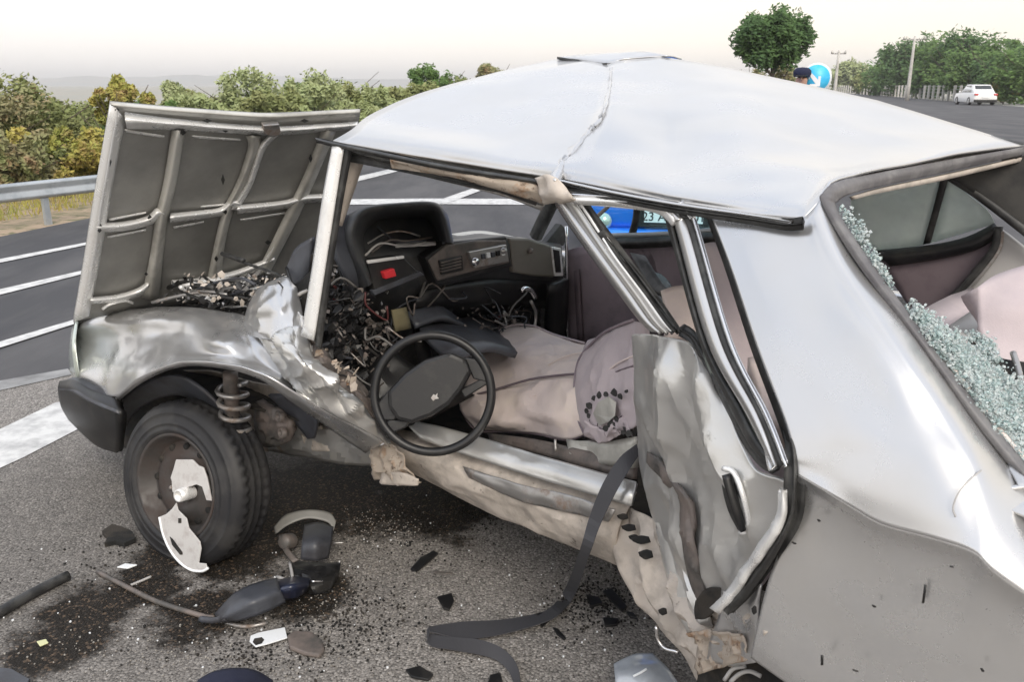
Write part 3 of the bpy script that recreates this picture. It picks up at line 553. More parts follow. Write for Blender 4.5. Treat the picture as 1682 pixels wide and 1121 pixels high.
# rear part behind the frame edge: wing, boot lid, tail
patch('rear_wing', [[(1740, 880, .09), W(3.1, .1, .93)], [(1780, 1010, .0), W(3.1, -.01, .85)], [(1770, 1080, .015), W(3.1, 0, .75)], [(1745, 1180, .02), W(3.1, 0, .6)], [(1690, 1360, .04), W(3.1, .05, .3)]], silver, X, n=(5, 10))
patch('boot_lid', [[(1655, 765, .135), W(2.48, .7, .97), W(2.45, 1.35, .99)], [(1675, 800, .10), W(2.62, .7, .975), W(2.6, 1.4, .98)], [(1690, 850, .05), W(2.8, .75, .97), W(2.8, 1.45, .96)], [W(3.1, .08, .94), W(3.1, .75, .95), W(3.1, 1.45, .94)]], silver, X, n=(6, 8), amp=.02, freq=5, seed=3)
strip('paint_crack', '1612,772,.04 1590,790,.012 1572,812,-.002 1564,835,-.008 1568,850,-.011', '1613,774,.04 1592,792,.012 1574,813,-.002 1566,835,-.008 1570,849,-.011', trimgrey, X, n=5, thick=.002)
patch('tail_panel', [[W(3.1, 0, .93), W(3.12, .8, .95), W(3.1, 1.5, .93)], [W(3.14, 0, .6), W(3.16, .8, .6), W(3.14, 1.5, .6)], [W(3.1, 0, .3), W(3.12, .8, .3), W(3.1, 1.5, .3)]], silver, X, n=(4, 5))
for i, (x, y, dx, dy) in enumerate(((1518, 962, -4, 30), (1348, 1078, 0, 16), (1432, 996, 3, 3), (1300, 892, 4, 3), (1488, 888, 5, 2), (1400, 1102, 6, 3), (1342, 855, 2, 3), (1610, 1100, 3, 5), (1560, 930, 6, 1))):
    patch('scratch', [[(x, y, .0), (x + 4, y + 1, .0)], [(x + dx, y + dy, .004), (x + dx + 4, y + dy, .004)]], blackp, X, n=(2, 2), thick=.002)
# rear window rubber, trim, shattered glass
so_ = '1684,241,1.38 1560,262,.95 1440,284,.52 1376,298,.31 1352,316,.25 1350,336,.235 1402,425,.2 1502,560,.17 1596,690,.15 1690,806,.13'
si_ = '1684,254,1.40 1560,282,.97 1448,306,.54 1398,319,.35 1378,330,.29 1376,345,.26 1424,420,.22 1524,556,.19 1622,686,.17 1706,786,.15'
strip('rear_window_seal', so_, si_, sealgrey, X, n=7, mid=.014, thick=.012)
strip('window_trim', '1684,258,1.41 1560,286,.99 1450,309,.56 1402,322,.38', '1684,264,1.42 1560,294,1.0 1452,316,.57 1406,327,.39', primer, X, n=5)
strip('window_trim', '1526,556,.195 1575,620,.185 1624,686,.175 1706,784,.155', '1532,555,.20 1582,620,.19 1631,686,.18 1712,784,.16', pink, X, n=4)
def gran(name, region, n, s0, mat, seed, lab, parent=X, jit=.012):
    """crumbs of tempered glass on the surface given by a coarse grid of control points"""
    rnd = random.Random(seed); gr_ = [[V(p) for p in rows(r)] for r in region]; R, K = len(gr_) - 1, len(gr_[0]) - 1; vs_, fs = [], []
    for _ in range(n):
        u, v = rnd.random() * R, rnd.random() * K
        if noise.noise(Vector((u * 1.7 + seed, v * 2.3, 0))) + .35 * noise.noise(Vector((u * 6, v * 6, seed))) < -.12 - .25 * (u / R): continue
        i, j = min(int(u), R - 1), min(int(v), K - 1); a, b = u - i, v - j
        p = gr_[i][j].lerp(gr_[i][j + 1], b).lerp(gr_[i + 1][j].lerp(gr_[i + 1][j + 1], b), a) + Vector((rnd.gauss(0, 1), rnd.gauss(0, 1), rnd.gauss(0, 1))) * jit * .4
        m_ = Matrix.Rotation(rnd.uniform(0, 6), 3, Vector((rnd.gauss(0, 1), rnd.gauss(0, 1), rnd.gauss(0, 1))).normalized()); s_ = s0 * rnd.choice((.45, .6, .8, 1, 1.5)) * rnd.uniform(.8, 1.2); k = len(vs_)
        vs_ += [p + m_ @ Vector((a_ * s_, b_ * s_ * .8, c_ * s_ * .6)) for a_ in (-1, 1) for b_ in (-1, 1) for c_ in (-1, 1)]
        fs += [tuple(k + z for z in f) for f in ((0, 1, 3, 2), (4, 6, 7, 5), (0, 4, 5, 1), (2, 3, 7, 6), (0, 2, 6, 4), (1, 5, 7, 3))]
    return tag(mk(name, vs_, fs, mat, parent, smooth=False), lab, kind='stuff')
reg1 = ['1390,336,.29 1416,376,.26 1440,425,.235 1468,478,.215', '1380,342,.27 1404,388,.245 1430,428,.225 1460,468,.205']
gran('glass_crumbs', reg1, 800, .0017, crushed, 1, 'crumbs of green tempered glass clinging to the rear window rubber')
reg2 = ['1496,508,.21 1530,528,.26 1575,560,.32 1630,605,.38 1700,640,.42', '1512,540,.2 1548,575,.22 1590,618,.24 1650,680,.27 1720,730,.3', '1524,552,.19 1556,596,.187 1600,655,.178 1650,718,.168 1712,784,.158']
patch('shattered_glass', reg2, crushed, X, n=(7, 9), amp=.02, freq=25)
gran('glass_crumbs', reg2, 15000, .0019, crushed, 2, 'heap of crushed blue green tempered glass along the lower corner of the rear window', jit=.02)
gran('glass_crumbs', ['1590,545,.55 1625,560,.55', '1600,575,.5 1640,600,.5'], 1100, .002, crushed, 3, 'small heap of green glass on the rear parcel shelf')
# ---- far side as seen through the rear window
patch('far_side_window', ['1398,325,1.36 1470,308,1.36 1548,290,1.36', '1400,375,1.40 1465,352,1.40 1532,345,1.40', '1440,415,1.44 1480,410,1.44 1520,402,1.44'], rearpane, X, n=(3, 4), thick=.004)
patch('far_quarter_window', ['1556,296,1.36 1575,310,1.36', '1540,350,1.4 1620,345,1.4', '1528,400,1.44 1634,368,1.44'], rearpane, X, n=(3, 4), thick=.004)
strip('window_divider', '1546,290,1.35 1532,345,1.39 1516,402,1.43', '1558,291,1.35 1543,345,1.39 1528,400,1.43', rubber, X, n=4, thick=.02)
strip('window_divider', '1548,292,1.35 1600,325,1.36 1690,395,1.37', '1560,288,1.35 1610,318,1.36 1695,380,1.37', rubber, X, n=4, thick=.02)
strip('belt_line', '1436,412,1.43 1530,402,1.43 1590,388,1.43 1634,366,1.43', '1462,438,1.43 1540,426,1.43 1600,412,1.43 1636,392,1.43', blackp, X, n=4, mid=.02, thick=.03)
patch('far_door_trim', ['1440,428,1.45 1540,424,1.45 1640,385,1.45', '1470,470,1.45 1545,465,1.45 1620,440,1.45', '1490,500,1.45 1530,522,1.45 1575,500,1.45'], card, X, n=(4, 5), thick=.02, amp=.01, freq=5)
tube('door_opening_seal', '1640,372,1.42 1634,408,1.42 1600,452,1.42 1556,500,1.42 1528,526,1.42', .012, rubber, X)
tube('door_opening_seal', '1646,380,1.42 1640,412,1.42 1606,458,1.42 1562,506,1.42', .006, steel, X)
patch('far_pillar_trim', ['1640,375,1.43 1665,395,1.43 1720,440,1.43', '1610,450,1.43 1660,450,1.43 1720,500,1.43', '1530,524,1.43 1600,540,1.38 1720,600,1.3'], trimgrey, X, n=(4, 4), thick=.02, amp=.01, freq=5)
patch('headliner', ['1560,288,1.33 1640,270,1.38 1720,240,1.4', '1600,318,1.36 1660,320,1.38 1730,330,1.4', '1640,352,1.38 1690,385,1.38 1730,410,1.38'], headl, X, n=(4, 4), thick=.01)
# underside of the roof, so the cabin is shaded
patch('headliner', ['600,262,.35 900,305,.4 1180,345,.35 1365,330,.36', '700,200,.7 980,225,.7 1220,255,.8 1480,285,.72', '940,125,1.25 1090,112,1.28 1250,150,1.33 1660,252,1.33'], rooflin, X, n=(4, 5), thick=0)
# rear seat
patch('rear_seat_back', [[W(1.98, .3, .98), W(1.98, .85, 1.0), W(1.98, 1.38, .98)], [W(1.92, .3, .75), W(1.88, .85, .76), W(1.9, 1.38, .75)], [W(1.8, .3, .48), W(1.75, .85, .5), W(1.8, 1.38, .48)]], mauve, X, n=(5, 5), thick=.1, amp=.012, freq=5)
patch('rear_seat_cushion', [[W(1.82, .7, .5), W(1.82, .9, .5), W(1.82, 1.38, .5)], [W(1.5, .75, .52), W(1.5, .9, .55), W(1.5, 1.38, .55)], [W(1.35, .8, .42), W(1.35, .9, .35), W(1.35, 1.38, .35)]], mauve, X, n=(5, 5), thick=.05, amp=.012, freq=5)
patch('folded_seat_back', ['1606,472,.75 1640,450,.8 1720,425,.85', '1606,520,.72 1650,505,.74 1720,490,.8', '1612,548,.7 1650,548,.72 1720,540,.78', '1640,600,.68 1665,605,.7 1730,600,.75'], mauve, X, n=(5, 5), thick=.06, amp=.01, freq=8)
patch('parcel_shelf', ['1545,545,.8 1620,500,1.1 1740,480,1.25', '1570,560,.6 1640,560,.8 1760,560,1.0', '1640,640,.5 1700,680,.55 1800,720,.6'], trimgrey, X, n=(3, 3), thick=.01)
patch('boot_cavity', ['1600,560,.52 1650,590,.55 1760,600,.6', '1640,640,.46 1690,670,.46 1790,700,.5'], carpet, X, n=(3, 3), thick=.01)
tube('seat_hinge_rod', '1664,580,.55 1672,605,.52 1678,632,.48', .006, steel, X)
# ---- roof gutter, headers
strip('drip_rail', '518,226,.17 548,233,.17 720,268,.22 897,296,.28', '519,232,.165 560,243,.17 720,277,.215 893,305,.275', rubber, X, n=6, mid=.01, thick=.012)
strip('drip_rail', '905,296,.27 1000,318,.245 1100,337,.225 1230,356,.21 1290,366,.2 1318,366,.2', '908,301,.27 1000,323,.24 1100,343,.22 1230,362,.205 1290,371,.198 1319,368,.2', rubber, X, n=6, mid=.01, thick=.012)
strip('gutter_lip', '905,291,.265 1000,312,.24 1100,331,.22 1230,350,.205 1300,362,.2', '905,296,.262 1000,318,.238 1100,337,.218 1230,356,.203 1300,366,.198', silver, X, n=6, mid=.006, thick=.006)
strip('cant_rail', '560,243,.2 650,262,.23 780,290,.26 893,318,.3', '566,249,.2 650,272,.23 780,304,.26 880,338,.31', rubber, X, n=6, mid=.012, thick=.03)
strip('cant_rail', '640,262,.215 760,280,.24 850,296,.26 897,306,.28', '650,268,.215 760,296,.24 850,322,.27 893,336,.3', rust, X, n=6, mid=.01, thick=.02, amp=.012, freq=40)
strip('header_lining', '600,262,.3 700,285,.33 820,315,.36 892,338,.38', '610,266,.3 700,291,.33 820,321,.36 888,346,.38', steel, X, n=5, thick=.01)
patch('torn_metal', ['880,292,.27 905,288,.25 930,306,.24', '886,318,.27 908,315,.23 938,320,.23', '892,336,.29 915,335,.25 945,330,.24'], primer, X, n=(5, 5), amp=.016, freq=22, seed=3, edge=0)
# ---- A pillar
strip('windscreen_pillar', '546,236,.17 530,320,.15 512,440,.12 494,558,.09', '566,240,.18 551,330,.155 533,445,.125 514,560,.095', silver, X, n=6, mid=.012, thick=.02, label=None) if False else strip('windscreen_pillar', '546,236,.17 530,320,.15 512,440,.12 494,552,.09', '566,240,.18 551,330,.155 533,445,.125 515,560,.095', ribm, X, n=6, mid=.012, thick=.02)
strip('pillar_seal', '566,240,.185 551,330,.16 533,445,.13 515,560,.1', '580,244,.2 563,335,.175 545,450,.145 528,575,.115', rubber, X, n=6, mid=.008, thick=.02)
strip('pillar_inner', '579,246,.22 563,320,.2 553,370,.19', '603,252,.26 580,320,.24 562,372,.21', primer, X, n=5, thick=.02)
# ---- B pillar, leaning
for i, (a, b, m_, md) in enumerate((('893,302,.3 920,350,.3 965,415,.29 1015,482,.28 1050,528,.27 1070,546,.27', '905,300,.29 940,350,.29 982,410,.28 1035,482,.27 1066,526,.26 1086,546,.26', silver, .01),
                                    ('905,302,.30 938,352,.3 981,412,.29 1033,482,.28 1066,528,.27 1086,548,.27', '925,305,.28 958,352,.28 998,414,.27 1048,482,.26 1080,528,.25 1097,546,.25', scuffed, .014),
                                    ('924,306,.28 957,353,.28 997,415,.27 1047,483,.26 1079,529,.25 1096,547,.25', '944,318,.265 972,360,.265 1010,418,.26 1058,482,.25 1090,526,.24 1106,543,.24', ribm, .008))):
    strip('centre_pillar', a, b, m_, X, n=6, mid=md, thick=.02)
for a, b, m_ in (('942,316,.27 970,360,.27 1010,420,.26 1058,484,.25 1090,530,.24 1104,546,.24', '950,322,.27 978,362,.27 1018,420,.26 1064,482,.25 1096,527,.24 1110,544,.24', rubber), ('951,328,.275 978,368,.275 1024,432,.27 1070,496,.26 1100,540,.25', '954,328,.275 984,368,.275 1030,430,.27 1076,494,.26 1106,538,.25', ribm),
                 ('954,332,.27 985,374,.27 1031,436,.265 1077,500,.255 1108,545,.25', '963,340,.27 1000,394,.27 1042,440,.265 1088,500,.255 1118,545,.25', rubber)):
    strip('door_seal', a, b, m_, X, n=6, mid=.006, thick=.012)
# ---- rear door: frame, channel, bright strip, panes, skin
rd_ = thing('x', ctr, '', '') if False else None
T1 = '1091,342,.235 1104,364,.225 1112,384,.22 1161,561,.11 1225,680,.04 1267,766,.0'; T2 = '1103,334,.235 1118,356,.225 1131,380,.215 1183,561,.1 1243,680,.03 1277,766,-.005'
T3 = '1111,333,.235 1130,355,.225 1141,380,.215 1193,561,.1 1252,680,.03 1285,766,-.005'; T4 = '1120,334,.23 1137,355,.22 1148,380,.21 1202,561,.095 1260,680,.025 1294,766,-.01'
ds = patch('rear_door', ['1043,549,.34 1062,549,.31 1085,552,.27 1130,563,.2 1150,590,.17',
 '1045,610,.36 1070,608,.26 1100,615,.21 1160,640,.13 1192,668,.10', '1047,680,.38 1075,682,.27 1110,692,.2 1185,735,.10 1238,768,.05',
 '1052,742,.40 1085,752,.31 1120,772,.24 1215,803,.09 1298,808,.01', '1060,795,.40 1095,815,.30 1130,842,.24 1220,872,.10 1296,862,.01',
 '1085,872,.38 1110,890,.29 1140,912,.22 1212,930,.12 1264,932,.04', '1110,955,.34 1130,968,.27 1150,980,.22 1192,990,.15 1215,990,.12'],
 scuffed, X, n=(14, 16), amp=.07, freq=4.8, seed=11, fold=(.011, 2.6, 1.5), thick=.006, edge=.22, stretch=(1, 1, .6))
strip('door_frame', T1, T2, silver, ds, n=8, mid=.008, thick=.02); strip('frame_channel', T2, T3, rubber, ds, n=8, thick=.01); strip('bright_strip', T3, T4, chrome, ds, n=8, mid=.006, thick=.008)
strip('door_frame', '930,322,.25 1000,325,.245 1060,331,.24 1096,337,.235 1110,352,.228', '944,336,.25 1000,337,.245 1058,346,.24 1085,354,.235 1104,372,.225', ribm, ds, n=6, mid=.01, thick=.02)
strip('door_frame', '930,317,.25 1000,320,.245 1060,326,.24 1100,333,.235 1122,346,.228', '930,323,.25 1000,326,.245 1060,332,.24 1096,338,.235 1112,352,.228', chrome, ds, n=6, mid=.004, thick=.01)
strip('window_seal', '1094,352,.24 1104,400,.22 1140,535,.14 1165,602,.11 1198,668,.08 1228,728,.05 1262,772,.02', '1103,352,.24 1113,395,.22 1152,540,.13 1180,606,.10 1213,664,.07 1240,718,.04 1268,758,.01', rubber, ds, n=6, mid=.008, thick=.015)
strip('window_seal', '1113,540,.2 1135,558,.18 1160,610,.14 1190,672,.10 1220,730,.07 1245,764,.04 1268,780,.015', '1120,540,.2 1142,556,.175 1168,606,.13 1198,664,.09 1228,718,.055 1250,748,.03 1268,762,.01', rubber, ds, n=6, mid=.008, thick=.015)
patch('window_pane', ['1150,545,.15 1160,555,.14 1168,575,.13', '1160,600,.13 1185,610,.12 1208,640,.09', '1195,665,.1 1215,668,.08 1232,685,.06', '1225,722,.06 1240,728,.05 1252,738,.04', '1252,758,.03 1262,760,.025 1266,762,.02'], dusty, ds, n=(4, 4), thick=.004, amp=.006, freq=10)
patch('handle_recess', ['1188,772,0.053 1202,782,0.048', '1186,800,0.053 1212,805,0.043', '1196,840,0.058 1224,845,0.043', '1212,872,0.068 1228,868,0.053'], rubber, ds, n=(5, 4), thick=.004)
tube('door_handle', '1194,780,0.040 1202,812,0.036 1214,850,0.038 1221,868,0.046', .011, blackp, ds, flat=.7)
tube('recess_lip', '1188,770,0.048 1206,778,0.042 1222,820,0.036 1230,868,0.048 1216,876,0.058', .005, ribm, ds)
strip('rubbing_strip', '1062,742,.33 1085,762,.27 1112,790,.23 1130,815,.2 1132,850,.19 1145,905,.18 1152,950,.18 1160,980,.18', '1062,760,.33 1080,782,.29 1105,808,.25 1115,825,.22 1116,858,.21 1124,915,.20 1132,955,.20 1145,988,.20', brownp, ds, n=6, mid=.01, thick=.012, amp=.02, freq=12)
strip('door_opening_seal', '1295,690,.04 1307,740,.01 1309,800,-.005 1304,850,-.005 1282,900,.0 1255,945,.02 1225,985,.04 1196,1012,.06', '1288,700,.05 1298,745,.02 1299,800,.0 1294,848,.0 1270,892,.005 1242,932,.03 1212,972,.05 1184,1000,.07', rubber, X, n=6, mid=.012, thick=.02)
strip('edge_flange', '1292,806,-.005 1292,850,-.005 1266,900,.005 1235,942,.03 1208,985,.05 1182,1010,.07', '1278,806,.0 1276,846,.0 1252,886,.01 1222,928,.04 1190,975,.06 1166,1000,.08', ribm, ds, n=6, mid=.015, thick=.01, amp=.015, freq=14)
strip('door_opening_seal', '1158,352,.26 1190,440,.2 1232,570,.12 1276,690,.06 1292,740,.03', '1168,350,.245 1202,440,.18 1245,570,.10 1290,690,.035 1305,742,.012', rubber, X, n=6, mid=.004, thick=.03)
patch('pillar_gap', ['1100,335,.27 1130,341,.265 1168,347,.26', '1118,350,.29 1140,353,.285 1172,362,.27'], rubber, X, n=(2, 4), thick=.01)
# torn sill end and wheel arch front
patch('torn_sill', ['1000,840,.44 1030,835,.42 1060,846,.39 1085,868,.37 1110,890,.33', '1006,900,.42 1045,905,.36 1080,915,.34 1110,935,.31 1135,950,.27',
 '1030,962,.39 1065,972,.34 1100,985,.30 1140,1000,.25 1180,985,.2', '1075,1022,.35 1105,1032,.30 1135,1045,.25 1180,1035,.2 1215,995,.12',
 '1120,1072,.31 1143,1078,.28 1180,1080,.22 1225,1050,.14 1245,1010,.07', '1146,1118,.3 1162,1114,.28 1195,1096,.2 1238,1086,.08 1262,1040,.03'],
 primer, X, n=(14, 14), amp=.034, freq=11, seed=5, fold=(.014, 3.2, 1.2), thick=.006, edge=.1, stretch=(1, 1, .45))
patch('torn_sill', ['1062,795,.39 1090,815,.35 1118,830,.31', '1085,900,.34 1105,905,.3 1130,915,.27', '1110,990,.28 1132,992,.25 1160,1000,.22', '1130,1040,.26 1150,1035,.24 1172,1030,.22'], scuffed, X, n=(9, 8), amp=.02, freq=10, seed=8, fold=(.012, 1.3, 2), thick=.005, stretch=(1, 1, .4))
patch('arch_hole', ['1142,988,.175 1160,968,.165 1192,967,.15', '1140,1004,.175 1162,1000,.17 1184,990,.155', '1142,1018,.175 1158,1018,.17 1172,1008,.165'], carpet, X, n=(4, 4), thick=.004)
patch('torn_sill', ['1185,970,.13 1215,985,.1 1250,960,.04', '1182,1010,.13 1215,1025,.1 1245,1020,.05', '1168,1048,.15 1205,1055,.12 1242,1062,.05', '1160,1085,.17 1200,1095,.13 1240,1090,.05'], silver, X, n=(7, 7), amp=.02, freq=12, seed=12)
patch('rusty_arch_edge', ['1130,1040,.2 1165,1035,.16 1225,1045,.07', '1140,1070,.2 1175,1065,.16 1230,1065,.07', '1150,1108,.2 1180,1098,.16 1232,1084,.07'], rust, X, n=(6, 7), amp=.03, freq=22, seed=7, edge=0)
for (x, y, w_, h_, s_) in ((1032, 868, 12, 6, .355), (1052, 888, 16, 7, .33), (1060, 912, 12, 8, .315), (1022, 850, 9, 5, .37), (1040, 884, 8, 5, .34), (1088, 1006, 7, 6, .26), (1238, 1004, 4, 7, .03)):
    patch('rust_hole', [[(x - w_, y - h_ * .5, s_), (x, y - h_, s_), (x + w_ * .8, y - h_ * .7, s_)], [(x - w_ * .8, y + h_ * .3, s_), (x, y + h_, s_), (x + w_, y + h_ * .6, s_)]], carpet, X, n=(3, 3), thick=.003)
tube('bent_hoop', '1078,1030,.3 1080,1050,.3 1092,1066,.3 1114,1072,.3', .004, chrome, X)
patch('sill_plate', ['1000,880,.47 1040,900,.45 1080,930,.43', '1005,930,.46 1040,960,.44 1085,1000,.42'], carpet, X, n=(3, 3))
# ---- sill / rocker
patch('sill', ['540,675,.5 620,700,.50 700,712,.50 800,735,.50 900,768,.50 1045,808,.45', '560,700,.38 630,722,.42 710,735,.43 800,765,.43 900,800,.43 1030,838,.40',
 '585,722,.36 640,742,.39 710,760,.40 800,795,.40 900,835,.40 1015,868,.38', '600,745,.40 650,760,.41 715,785,.42 800,828,.42 900,872,.42 1012,905,.40', '615,764,.46 655,768,.46 715,797,.46 800,842,.46 900,882,.46 1014,930,.45'],
 primer, X, n=(12, 14), amp=.024, freq=9, seed=3, thick=.006, stretch=(.5, .5, 1))
strip('sill_step', '660,688,.46 720,700,.455 800,722,.45 900,752,.45 1045,792,.42', '690,722,.42 740,740,.41 800,760,.405 900,792,.405 1035,832,.38', scuffed, X, n=8, mid=.012, thick=.01, amp=.012, freq=12)
strip('scrape_band', '760,766,.395 850,795,.39 930,812,.388 1010,838,.37', '770,785,.395 850,822,.39 930,842,.388 1000,858,.37', steel, X, n=6, mid=.008, thick=.004, amp=.015, freq=16)
patch('sill', ['440,640,.42 500,650,.42 560,668,.42 640,690,.45', '435,700,.36 500,712,.36 565,716,.36 640,735,.38', '440,742,.38 500,752,.39 560,762,.4 622,766,.42'], scuffed, X, n=(7, 8), amp=.035, freq=9, seed=6, thick=.006)
patch('torn_bracket', ['610,738,.36 640,730,.35 662,745,.35', '612,765,.36 640,768,.35 668,765,.35', '615,790,.37 645,796,.36 690,795,.36'], rust, X, n=(8, 8), amp=.028, freq=18, seed=2, edge=0)
patch('torn_bracket', ['628,778,.35 660,776,.34 688,788,.34', '624,795,.35 655,798,.34 686,798,.34'], primer, X, n=(5, 6), amp=.015, freq=22, seed=5, edge=0)
# floor, tunnel, inner structure
patch('floor_pan', [[W(-.1, .65, .33), W(-.1, 1.5, .33)], [W(2.9, .62, .36), W(2.9, 1.5, .36)]], carpet, X, n=(6, 6), thick=.02, lin=(True, True))
patch('far_body_side', [[W(-.9, 1.6, .75), W(.5, 1.62, .88), W(1.8, 1.62, .9), W(3.1, 1.55, .9)], [W(-.9, 1.62, .4), W(.5, 1.66, .5), W(1.8, 1.66, .5), W(3.1, 1.6, .5)], [W(-.9, 1.6, .2), W(.5, 1.62, .25), W(1.8, 1.62, .25), W(3.1, 1.55, .3)]], silver, X, n=(4, 6), thick=.05)
patch('far_rear_pillar', [[W(1.95, 1.4, 1.38), W(2.1, 1.42, 1.33)], [W(2.2, 1.5, 1.15), W(2.5, 1.5, 1.1)], [W(2.3, 1.56, .9), W(2.8, 1.55, .92)]], silver, X, n=(4, 4), thick=.03)
tube('far_front_pillar', [W(.62, 1.32, 1.58), W(.45, 1.42, 1.3), W(.2, 1.5, .95)], .03, rubber, X)
tube('far_centre_pillar', [W(1.3, 1.38, 1.5), W(1.3, 1.5, 1.2), W(1.3, 1.56, .88)], .035, rubber, X)
tube('far_window_rail', [W(.55, 1.36, 1.58), W(1.0, 1.36, 1.56), W(1.5, 1.38, 1.47), W(1.95, 1.38, 1.38)], .028, rubber, X)
# far doors seen through the near openings
patch('far_front_door', ['930,412,1.45 960,405,1.45 1030,402,1.45 1060,400,1.45', '930,470,1.45 960,465,1.45 1030,460,1.45 1080,450,1.45', '932,566,1.45 960,570,1.45 1030,600,1.45 1100,620,1.45'], cardlight, X, n=(4, 4), thick=.04)
strip('door_pocket', '942,445,1.43 946,520,1.43 948,560,1.43', '950,443,1.43 954,520,1.43 956,560,1.43', card, X, n=3, thick=.01)
tube('door_edge_trim', '930,372,1.42 931,440,1.42 931,500,1.42 931,556,1.42', .007, chrome, X)
patch('far_rear_door', ['1030,408,1.45 1100,402,1.45 1190,396,1.45', '1050,470,1.45 1120,465,1.45 1210,460,1.45', '1060,560,1.45 1150,560,1.45 1240,560,1.45'], cardlight, X, n=(4, 4), thick=.04)
strip('belt_line', '965,392,1.42 1060,390,1.42 1120,386,1.42 1190,380,1.42', '985,410,1.42 1060,408,1.42 1130,404,1.42 1200,398,1.42', rubber, X, n=5, mid=.02, thick=.03)
strip('belt_trim', '960,384,1.43 1060,382,1.43 1130,378,1.43 1190,372,1.43', '966,392,1.43 1060,391,1.43 1130,387,1.43 1192,381,1.43', galv, X, n=4, thick=.01)
patch('far_side_window', ['945,330,1.44 1050,330,1.44 1180,330,1.44', '960,390,1.46 1060,388,1.46 1190,380,1.46'], cyanglass, X, n=(2, 3), thick=.004)
tube('window_divider', '1048,325,1.43 1045,360,1.44 1036,392,1.45', .014, rubber, X, sides=6)
tube('grab_strap', '1008,325,1.38 1000,338,1.38 985,352,1.38 972,366,1.38', .008, trimgrey, X)
patch('passenger_seat_back', ['1150,402,1.0 1172,398,1.08 1205,402,1.15', '1162,470,.95 1195,470,1.02 1235,470,1.1', '1185,560,.85 1225,560,.95 1275,560,1.0', '1210,640,.8 1250,640,.85 1300,640,.95'], mauve, X, n=(5, 5), thick=.08, amp=.012, freq=7)
patch('seat_side_bolster', ['1228,588,.5 1250,585,.52 1268,600,.52', '1245,640,.42 1270,640,.44 1292,650,.44', '1262,700,.32 1282,705,.34 1305,720,.34'], pink, X, n=(4, 4), thick=.05)
patch('driver_seat_back', ['1085,478,.75 1110,470,.78 1150,468,.8', '1095,510,.72 1125,505,.75 1160,505,.78', '1095,548,.65 1130,548,.7 1180,560,.72'], pink, X, n=(4, 4), thick=.06, amp=.012, freq=10)
patch('seat_belt_loop', ['1035,415,1.1 1060,420,1.1', '1062,470,1.0 1085,462,1.0', '1090,490,.95 1100,478,.95'], rubber, X, n=(4, 3), thick=.01)
patch('inner_panel', ['1040,440,1.2 1085,450,1.2 1100,470,1.1', '1050,500,1.1 1090,520,1.0 1110,560,.9'], blackp, X, n=(3, 3), thick=.01)
# driver seat: cushion and crushed back with torn fabric
patch('seat_cushion', ['792,572,.98 830,540,1.06 872,537,1.1 910,552,1.08 960,566,1.02 1005,560,.96', '778,600,.84 815,585,.86 870,580,.88 920,588,.87 965,595,.84 1010,590,.80',
 '762,640,.76 810,640,.74 870,628,.74 920,624,.72 970,622,.70 1010,620,.68', '756,672,.72 805,688,.66 865,680,.66 920,672,.64 970,665,.62 1005,660,.6', '782,706,.70 830,708,.68 880,712,.66 930,722,.62 965,712,.6 1000,700,.58'],
 pink, X, n=(12, 12), thick=.03, amp=.028, freq=6, seed=5, stretch=(1, 1, 1.6))
tube('cushion_seam', '768,652,.745 815,640,.725 870,624,.72 920,617,.71 960,614,.69', .004, card, X)
patch('seat_backrest', ['965,560,.82 995,548,.7 1022,535,.62 1042,528,.56', '948,600,.72 980,595,.60 1012,590,.54 1044,590,.5', '944,650,.66 975,650,.55 1010,650,.5 1046,650,.47', '952,690,.62 975,695,.53 1005,700,.5 1044,700,.47', '962,718,.6 985,728,.55 1005,722,.53 1020,705,.5'],
 mauve, X, n=(11, 11), thick=.04, amp=.022, freq=8, seed=6)
rnd = random.Random(4)
tear = [(968, 668, 8), (975, 655, 6), (984, 650, 6), (994, 648, 6), (1008, 646, 7), (1018, 652, 5), (1028, 644, 4), (966, 684, 6), (972, 694, 6), (984, 700, 7), (994, 704, 6), (1004, 700, 8), (1012, 690, 6), (988, 712, 5), (1020, 708, 9), (1032, 712, 7), (962, 676, 5)]
for (x, y, r) in tear:
    c_ = (Vector(q(x, y, .463 if x > 990 else .51 + (990 - x) * .0016))); pts = [c_ + (AX * math.cos(a) * r * rnd.uniform(.5, 1.1) + Vector((0, 0, 1)) * math.sin(a) * r * rnd.uniform(.6, 1.2)) * (.0016) for a in [k_ * .9 for k_ in range(7)]]
    prism('fabric_tear', pts, NX * .004, rubber, X)
prism('exposed_frame', '974,680,.512 982,662,.498 1000,652,.468 1012,662,.462 1010,684,.463 998,694,.468 984,700,.505', NX * .004 - AX * .002, hoodin, X)
patch('torn_flap', ['962,690,.53 980,702,.51 1000,708,.48 1018,700,.462', '960,712,.55 980,726,.53 1004,722,.50 1022,712,.468'], mauve, X, n=(8, 10), thick=.006, amp=.022, freq=14, edge=0)
patch('seat_runner', ['800,712,.6 880,722,.56 960,740,.53 1040,752,.5', '805,726,.58 880,745,.54 960,768,.5 1038,788,.48'], brownp, X, n=(4, 6), thick=.02, amp=.02, freq=20)
patch('seat_runner', ['930,722,.56 980,728,.52 1042,718,.49', '935,745,.52 985,762,.5 1040,770,.48'], hoodin, X, n=(4, 5), thick=.02, amp=.02, freq=14)
tube('bolt', '912,722,.52 913,742,.51', .004, steel, X)
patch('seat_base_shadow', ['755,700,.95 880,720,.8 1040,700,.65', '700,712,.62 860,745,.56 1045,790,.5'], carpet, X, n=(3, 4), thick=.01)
tube('piping', '756,672,.725 782,707,.705 830,709,.685 880,713,.665 930,723,.625 965,713,.605', .004, card, X)
tube('piping', '792,570,.985 830,538,1.065 872,535,1.105 910,550,1.085 960,564,1.025', .004, mauve, X)
